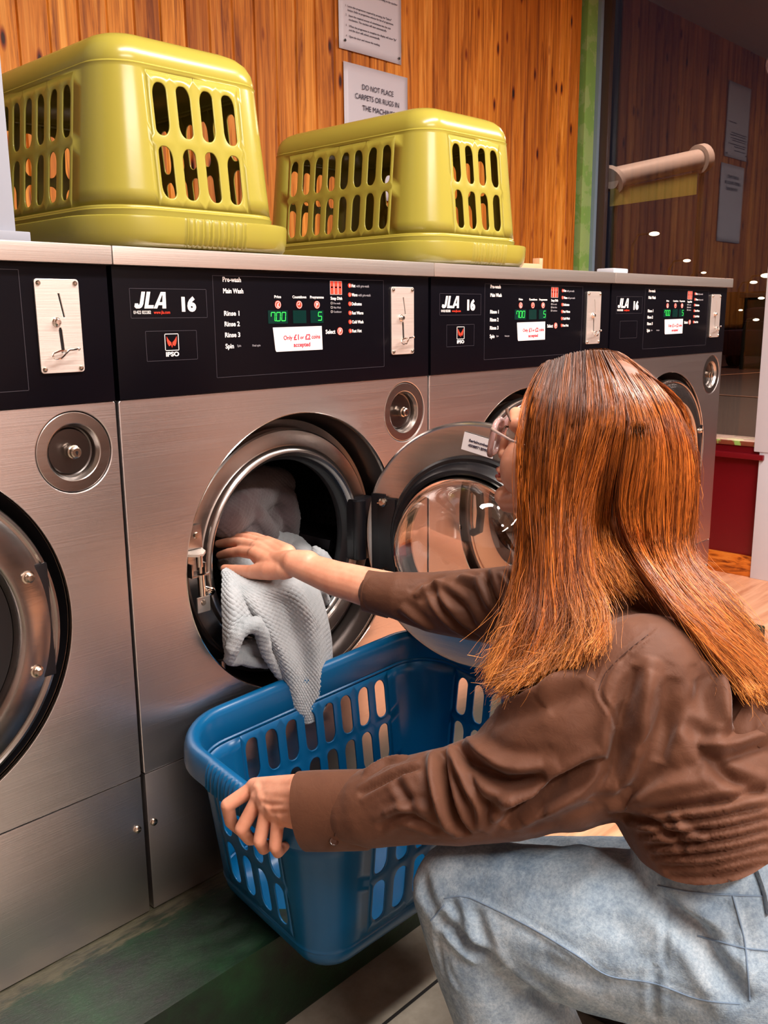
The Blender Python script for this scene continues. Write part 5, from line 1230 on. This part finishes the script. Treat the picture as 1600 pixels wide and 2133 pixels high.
def tubes(name, sets, mat, parent, r0=0.00042, r1=0.00016):
    V = []; F = []; C = []; off = 0
    for P, clw in sets:
        n, m, _ = P.shape; T = np.gradient(P, axis=1); T /= np.linalg.norm(T, axis=2, keepdims=True)+1e-12
        X = np.cross(T, np.array([0.31, 0.22, 0.92])); X /= np.linalg.norm(X, axis=2, keepdims=True)+1e-12; Y = np.cross(T, X)
        rad = (r0+(r1-r0)*np.linspace(0, 1, m)**1.5)[None, :, None]; rad = rad*np.random.uniform(0.7, 1.3, (n, 1, 1))
        ring = np.stack([P+rad*(X*math.cos(a)+Y*math.sin(a)) for a in (0, 2.094, 4.188)], axis=2)   # n,m,3,3
        V.append(ring.reshape(-1, 3))
        b = (off+np.arange(n)[:, None, None]*m*3+np.arange(m-1)[None, :, None]*3)
        k = np.array([0, 1, 2])[None, None]; k2 = np.array([1, 2, 0])[None, None]
        F.append(np.stack([b+k, b+k2, b+3+k2, b+3+k], axis=-1).reshape(-1, 4))
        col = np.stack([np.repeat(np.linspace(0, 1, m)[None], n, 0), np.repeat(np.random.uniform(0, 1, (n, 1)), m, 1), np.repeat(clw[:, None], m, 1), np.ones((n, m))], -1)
        C.append(np.repeat(col[:, :, None, :], 3, 2).reshape(-1, 4)); off += n*m*3
    V = np.concatenate(V)-np.array(person.location); F = np.concatenate(F).astype(np.int32); C = np.concatenate(C)
    me = bpy.data.meshes.new(name); me.vertices.add(len(V)); me.vertices.foreach_set('co', V.ravel()); me.loops.add(len(F)*4); me.loops.foreach_set('vertex_index', F.ravel())
    me.polygons.add(len(F)); me.polygons.foreach_set('loop_start', np.arange(0, len(F)*4, 4, dtype=np.int32)); me.polygons.foreach_set('use_smooth', np.ones(len(F), bool)); me.update(calc_edges=True)
    at_ = me.attributes.new('strand', 'FLOAT_COLOR', 'POINT'); at_.data.foreach_set('color', C.ravel())
    o = bpy.data.objects.new(name, me); COL.objects.link(o); me.materials.append(mat); o.parent = parent; return o
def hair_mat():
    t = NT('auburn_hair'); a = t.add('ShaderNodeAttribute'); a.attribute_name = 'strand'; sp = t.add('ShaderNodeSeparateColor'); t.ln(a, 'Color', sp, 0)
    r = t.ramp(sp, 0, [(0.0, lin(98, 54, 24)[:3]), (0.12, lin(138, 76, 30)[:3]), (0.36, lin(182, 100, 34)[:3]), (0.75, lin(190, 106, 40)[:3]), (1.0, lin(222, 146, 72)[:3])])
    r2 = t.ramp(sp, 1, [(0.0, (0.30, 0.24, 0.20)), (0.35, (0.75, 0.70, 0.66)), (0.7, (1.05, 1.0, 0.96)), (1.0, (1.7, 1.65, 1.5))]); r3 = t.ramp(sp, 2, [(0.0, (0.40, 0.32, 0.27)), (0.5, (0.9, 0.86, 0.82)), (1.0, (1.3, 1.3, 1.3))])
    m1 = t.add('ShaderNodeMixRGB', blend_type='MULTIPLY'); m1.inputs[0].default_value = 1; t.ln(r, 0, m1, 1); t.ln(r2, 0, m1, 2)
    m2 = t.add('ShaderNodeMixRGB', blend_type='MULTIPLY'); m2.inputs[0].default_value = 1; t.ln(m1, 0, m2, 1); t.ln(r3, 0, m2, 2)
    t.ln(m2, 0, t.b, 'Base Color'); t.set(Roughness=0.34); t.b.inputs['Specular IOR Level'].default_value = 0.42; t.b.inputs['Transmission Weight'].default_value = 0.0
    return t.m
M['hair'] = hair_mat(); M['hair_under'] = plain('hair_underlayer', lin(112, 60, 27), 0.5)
# soft under-volume so that no scalp shows through
hu = MB()
def under(Gs, r_in, r_out, inset, upto=1.0, skipu=0.5):
    m = len(Gs)
    for u in np.arange(0, m-1+1e-6, skipu):
        g = lat(Gs, np.array([u]))[0]
        g = g[:int(NP*upto)]
        o_ = g-head_c; o_[:, 2] *= 0.35; o_ /= np.linalg.norm(o_, axis=1, keepdims=True); q = g-o_*inset
        L = len(q)
        for k in range(0, L-2, 2):
            f = k/NP; blob(hu, q[k], q[min(k+2, L-1)], r_in*(1-f)+r_out*f, r_in*(1-f)+r_out*f, 8)
under(GA, 0.012, 0.0045, 0.018, 0.92); under(GB, 0.012, 0.004, 0.024, 0.92, 0.4); under(GE, 0.010, 0.005, 0.025, 0.80, 0.5); under(GC, 0.012, 0.010, 0.014, 1.0, 0.5); under(GD, 0.012, 0.008, 0.014, 1.0, 0.5)
ellip(hu, H(-0.031, 0, 0.036), FH*0.088, LF*0.075, UH*0.087, 16)
ellip(hu, H(-0.030, 0, 0.050), FH*0.074, LF*0.058, UH*0.083, 16)
ellip(hu, H(-0.050, 0, -0.030), FH*0.060, LF*0.072, UH*0.080, 16)
hum = skin_over(hu, 0.004, 3); hbase = link('hair', hum, M['hair_under'], person, None, True)
sets = [strands(GA, 8000, 80, 0.014, 1, fray=1.1, length=(0.78, 1.04)), strands(GB, 8500, 80, 0.014, 2, fray=0.9, length=(0.74, 1.04)),
        strands(GA, 900, 30, 0.018, 3, fray=2.2, length=(0.7, 1.04), stray=0.25), strands(GB, 700, 30, 0.017, 4, fray=2.0, length=(0.7, 1.04), stray=0.25),
        strands(GE, 4200, 36, 0.0135, 5, length=(0.62, 1.02)), strands(GC, 1500, 40, 0.012, 60), strands(GD, 1800, 40, 0.012, 61)]
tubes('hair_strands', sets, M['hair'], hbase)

# ------------------------------------------------------------------ glasses
M['pink_clear'] = NT('clear_pink_acetate').set(Base_Color=lin(250, 205, 200), Roughness=0.08).m
_p = M['pink_clear'].node_tree.nodes['Principled BSDF']; _p.inputs['Transmission Weight'].default_value = 0.65; _p.inputs['IOR'].default_value = 1.45
M['temple'] = plain('silver_beaded_temple', lin(214, 190, 182), 0.25, 0.7)
gl = empty('glasses', (0, 0, 0)); gl.parent = person
def lens_loop(s, w=0.026, h=0.0250, n=40):
    o = []
    for k in range(n):
        a = 2*PI*k/n; c_, s_ = math.cos(a), math.sin(a); e = 0.62
        x = math.copysign(abs(c_)**e, c_)*w; y = math.copysign(abs(s_)**e, s_)*h
        o.append(H(0.1020-0.006*(x*s)/w, s*0.031+x, -0.006+y))
    return o
for s in (1, -1):
    lp = lens_loop(s); b = MB(); b.tube(lp, 0.0032, 10, closed=True, flat=1.3); b.build('lens_rim', M['pink_clear'], gl, 60, False).data.transform(Matrix.Translation(-Vector(person.location)))
    c = sum(lp, Vector())/len(lp); b = MB(); b.add(lp+[c], [(k, (k+1) % len(lp), len(lp)) for k in range(len(lp))]); me = b.mesh(); o = link('lens', me, M['lens_glass'], gl, None); me.transform(Matrix.Translation(-Vector(person.location)))
    b = MB(); b.tube([H(0.098, s*0.057, 0.010), H(0.096, s*0.063, 0.011), H(0.090, s*0.0695, 0.011), H(0.060, s*0.0765, 0.006), H(0.010, s*0.079, 0.003), H(-0.012, s*0.079, -0.010)], [0.0024, 0.0026, 0.0022, 0.0018, 0.0018, 0.0018], 8)
    b.build('temple_arm', M['temple'], gl, 60, False).data.transform(Matrix.Translation(-Vector(person.location)))
b = MB(); b.tube([H(0.107, -0.0065, 0.000), H(0.109, 0, 0.003), H(0.107, 0.0065, 0.000)], 0.0022, 8); b.build('bridge', M['pink_clear'], gl, 60, False).data.transform(Matrix.Translation(-Vector(person.location)))
# ------------------------------------------------------------------ towels
def onY(u, v, Y):
    d = at(u, v, 1)-CLOC; return CLOC+d*((Y-CLOC.y)/d.y)
def terry(name, c0, c1):
    t = NT(name); mp = t.coords((1, 1, 1)); n = t.noise(mp, 14, 4, 0.6); r = t.ramp(n, 0, [(0.3, c0[:3]), (0.7, c1[:3])]); t.ln(r, 0, t.b, 'Base Color'); t.set(Roughness=0.95)
    t.b.inputs['Sheen Weight'].default_value = 0.4; n2 = t.noise(mp, 600, 3, 0.7); t.bump(n2, 0, 0.8, 0.002); return t.m
M['terry'] = terry('pale_grey_terry', lin(160, 166, 170), lin(190, 190, 192)); M['terry_mauve_shaded'] = terry('shaded_mauve_terry', lin(84, 68, 70), lin(110, 92, 94))  # mauve darkened: shade inside the drum put into the towel's colour
def cloth_sheet(name, ctrl, nu, nv, cell, mat, thick=0.005, seed=1.0, amp=0.0013, wr=0.002):
    G = np.array([[list(onY(*c)) for c in row] for row in ctrl])      # rows, cols, 3
    R = np.array([catmull(row, nu) for row in G])                     # rows, nu, 3
    S = np.array([catmull(R[:, i], nv) for i in range(nu)]).transpose(1, 0, 2)   # nv, nu, 3
    du = np.concatenate([np.zeros((nv, 1)), np.cumsum(np.linalg.norm(np.diff(S, axis=1), axis=2), axis=1)], 1); dv = np.concatenate([np.zeros((1, nu)), np.cumsum(np.linalg.norm(np.diff(S, axis=0), axis=2), axis=0)], 0)
    uu = np.tile(du.mean(0)[None], (nv, 1)); vv = np.tile(dv.mean(1)[:, None], (1, nu))
    T1 = np.gradient(S, axis=1); T2 = np.gradient(S, axis=0); N = np.cross(T1, T2); N /= np.linalg.norm(N, axis=2, keepdims=True)+1e-12
    if (N[:, :, 1]).mean() > 0: N = -N
    h = amp*(np.cos(2*PI*uu/cell)*np.cos(2*PI*vv/cell))
    w = np.array([[noise.noise(Vector((uu[j, i]*22+seed, vv[j, i]*9, seed))) for i in range(nu)] for j in range(nv)])
    edge = np.minimum(np.minimum(np.arange(nu)[None], np.arange(nu)[::-1][None]), 6)/6.0
    S = S+N*(h*edge+wr*w)[:, :, None]
    b = MB(); b.add(S.reshape(-1, 3).tolist(), [(j*nu+i, j*nu+i+1, (j+1)*nu+i+1, (j+1)*nu+i) for j in range(nv-1) for i in range(nu-1)]); return b
def finish(b, name, mat, parent, thick):
    o = b.build(name, mat, parent, 75, True); md = o.modifiers.new('t', 'SOLIDIFY'); md.thickness = thick; md.offset = 0; sb = None; return o
tw = empty('towel', tuple(onY(560, 1200, 0.03)), 'pale grey waffle towel hanging out of the open washing machine', 'towel')
main = [[(490, 1178, .13), (530, 1180, .12), (560, 1180, .11), (600, 1180, .10), (640, 1175, .08)],
        [(468, 1186, .06), (505, 1198, .04), (550, 1200, .03), (605, 1192, .03), (650, 1195, .03)],
        [(462, 1200, .024), (514, 1228, -.012), (566, 1222, -.03), (622, 1214, -.02), (668, 1244, .0)],
        [(500, 1240, -.012), (540, 1270, -.045), (588, 1258, -.03), (640, 1262, -.05), (683, 1300, -.02)],
        [(532, 1290, -.03), (566, 1320, -.055), (608, 1312, -.035), (652, 1316, -.055), (690, 1345, -.025)],
        [(564, 1365, -.03), (594, 1380, -.055), (626, 1384, -.045), (660, 1386, -.055), (690, 1400, -.03)],
        [(590, 1420, -.03), (608, 1432, -.05), (634, 1438, -.05), (662, 1440, -.05), (685, 1446, -.03)],
        [(602, 1466, -.035), (616, 1476, -.045), (636, 1481, -.05), (657, 1480, -.045), (675, 1474, -.035)],
        [(609, 1486, -.038), (621, 1498, -.043), (638, 1506, -.045), (653, 1500, -.043), (667, 1488, -.038)]]
o = finish(cloth_sheet('a', main, 110, 190, 0.0105, None, seed=1.0), 'hanging_fold', M['terry'], tw, 0.006)
flap = [[(464, 1190, .03), (480, 1195, .02), (500, 1212, .01), (520, 1240, .0)],
        [(463, 1240, .0), (484, 1240, -.02), (510, 1250, -.02), (545, 1290, -.015)],
        [(465, 1290, -.015), (490, 1285, -.04), (522, 1288, -.035), (560, 1325, -.03)],
        [(467, 1335, -.02), (482, 1322, -.045), (500, 1310, -.048), (512, 1305, -.045)],
        [(473, 1368, -.025), (480, 1356, -.042), (488, 1338, -.048), (498, 1318, -.046)]]
finish(cloth_sheet('b', flap, 70, 110, 0.0095, None, seed=4.0), 'side_fold', M['terry'], tw, 0.006)
rl = MB(); P = [onY(*q) for q in ((478, 1372, -.03), (484, 1350, -.045), (494, 1322, -.05), (512, 1303, -.052), (532, 1301, -.052), (545, 1318, -.05), (551, 1342, -.046), (556, 1362, -.042), (572, 1390, -.036), (588, 1412, -.03))]
chain(rl, P, [0.010, 0.0125, 0.0135, 0.014, 0.014, 0.013, 0.012, 0.010, 0.009, 0.008])
P = [onY(*q) for q in ((482, 1376, -.02), (505, 1372, -.012), (530, 1380, -.010), (556, 1384, -.012))]
chain(rl, P, [0.010, 0.012, 0.011, 0.008]); P = [onY(*q) for q in ((500, 1350, .0), (530, 1345, .0), (545, 1370, .0))]; chain(rl, P, [0.014, 0.014, 0.012])
rm = skin_over(rl, 0.0028, 4); ripple(rm, lambda co: 0.0010*np.cos(co[:, 0]*600+co[:, 2]*200)*np.cos(co[:, 2]*600-co[:, 0]*200)+0.0012*nz(co, 60, 2.0)); link('rolled_hem', rm, M['terry'], tw, None, True)
for p_ in rm.polygons: p_.use_smooth = True
# rest of the towel lying in the mouth of the drum
lm_ = MB()
for pts, rs in (([(470, 1105, .19), (510, 1100, .21), (548, 1112, .21), (580, 1135, .20)], [0.024, 0.030, 0.028, 0.026]),
                ([(475, 1172, .16), (520, 1180, .15), (580, 1182, .13), (640, 1188, .09)], [0.022, 0.026, 0.028, 0.022]),
                ([(590, 1130, .19), (620, 1140, .17), (640, 1160, .13)], [0.022, 0.024, 0.022]),
                ([(655, 1142, .10), (672, 1160, .09), (684, 1172, .08)], [0.008, 0.014, 0.012]),
                ([(640, 1205, .05), (662, 1225, .04), (676, 1250, .05)], [0.018, 0.018, 0.012]),
                ([(560, 1200, .06), (600, 1205, .05), (640, 1215, .05)], [0.022, 0.022, 0.018])):
    chain(lm_, [onY(*q) for q in pts], rs)
mm_ = skin_over(lm_, 0.0034, 6); ripple(mm_, lambda co: 0.0012*np.cos(co[:, 0]*560)*np.cos(co[:, 2]*560)+0.004*nz(co, 24, 6.0)); link('bundled_part', mm_, M['terry'], tw, None, True)
for p_ in mm_.polygons: p_.use_smooth = True
tm = empty('towel', tuple(onY(560, 1110, 0.24)), 'mauve towel, drum shade in its colour, bunched up deeper inside the drum', 'towel')
lm_ = MB()
for pts, rs in (([(470, 1080, .16), (500, 1045, .2), (540, 1020, .24), (575, 1010, .26)], [0.040, 0.050, 0.048, 0.040]),
                ([(560, 1015, .22), (592, 1040, .22), (604, 1080, .22), (600, 1125, .24)], [0.026, 0.026, 0.026, 0.026]),
                ([(480, 1110, .2), (530, 1090, .26), (580, 1100, .3)], [0.05, 0.06, 0.05]), ([(500, 1040, .16), (530, 1070, .16), (560, 1110, .2)], [0.018, 0.020, 0.024])):
    chain(lm_, [onY(*q) for q in pts], rs)
mm_ = skin_over(lm_, 0.004, 4); ripple(mm_, lambda co: 0.0012*np.cos(co[:, 0]*520)*np.cos(co[:, 2]*520)+0.006*nz(co, 18, 3.0)); link('bundle', mm_, M['terry_mauve_shaded'], tm, None, True)
for p_ in mm_.polygons: p_.use_smooth = True
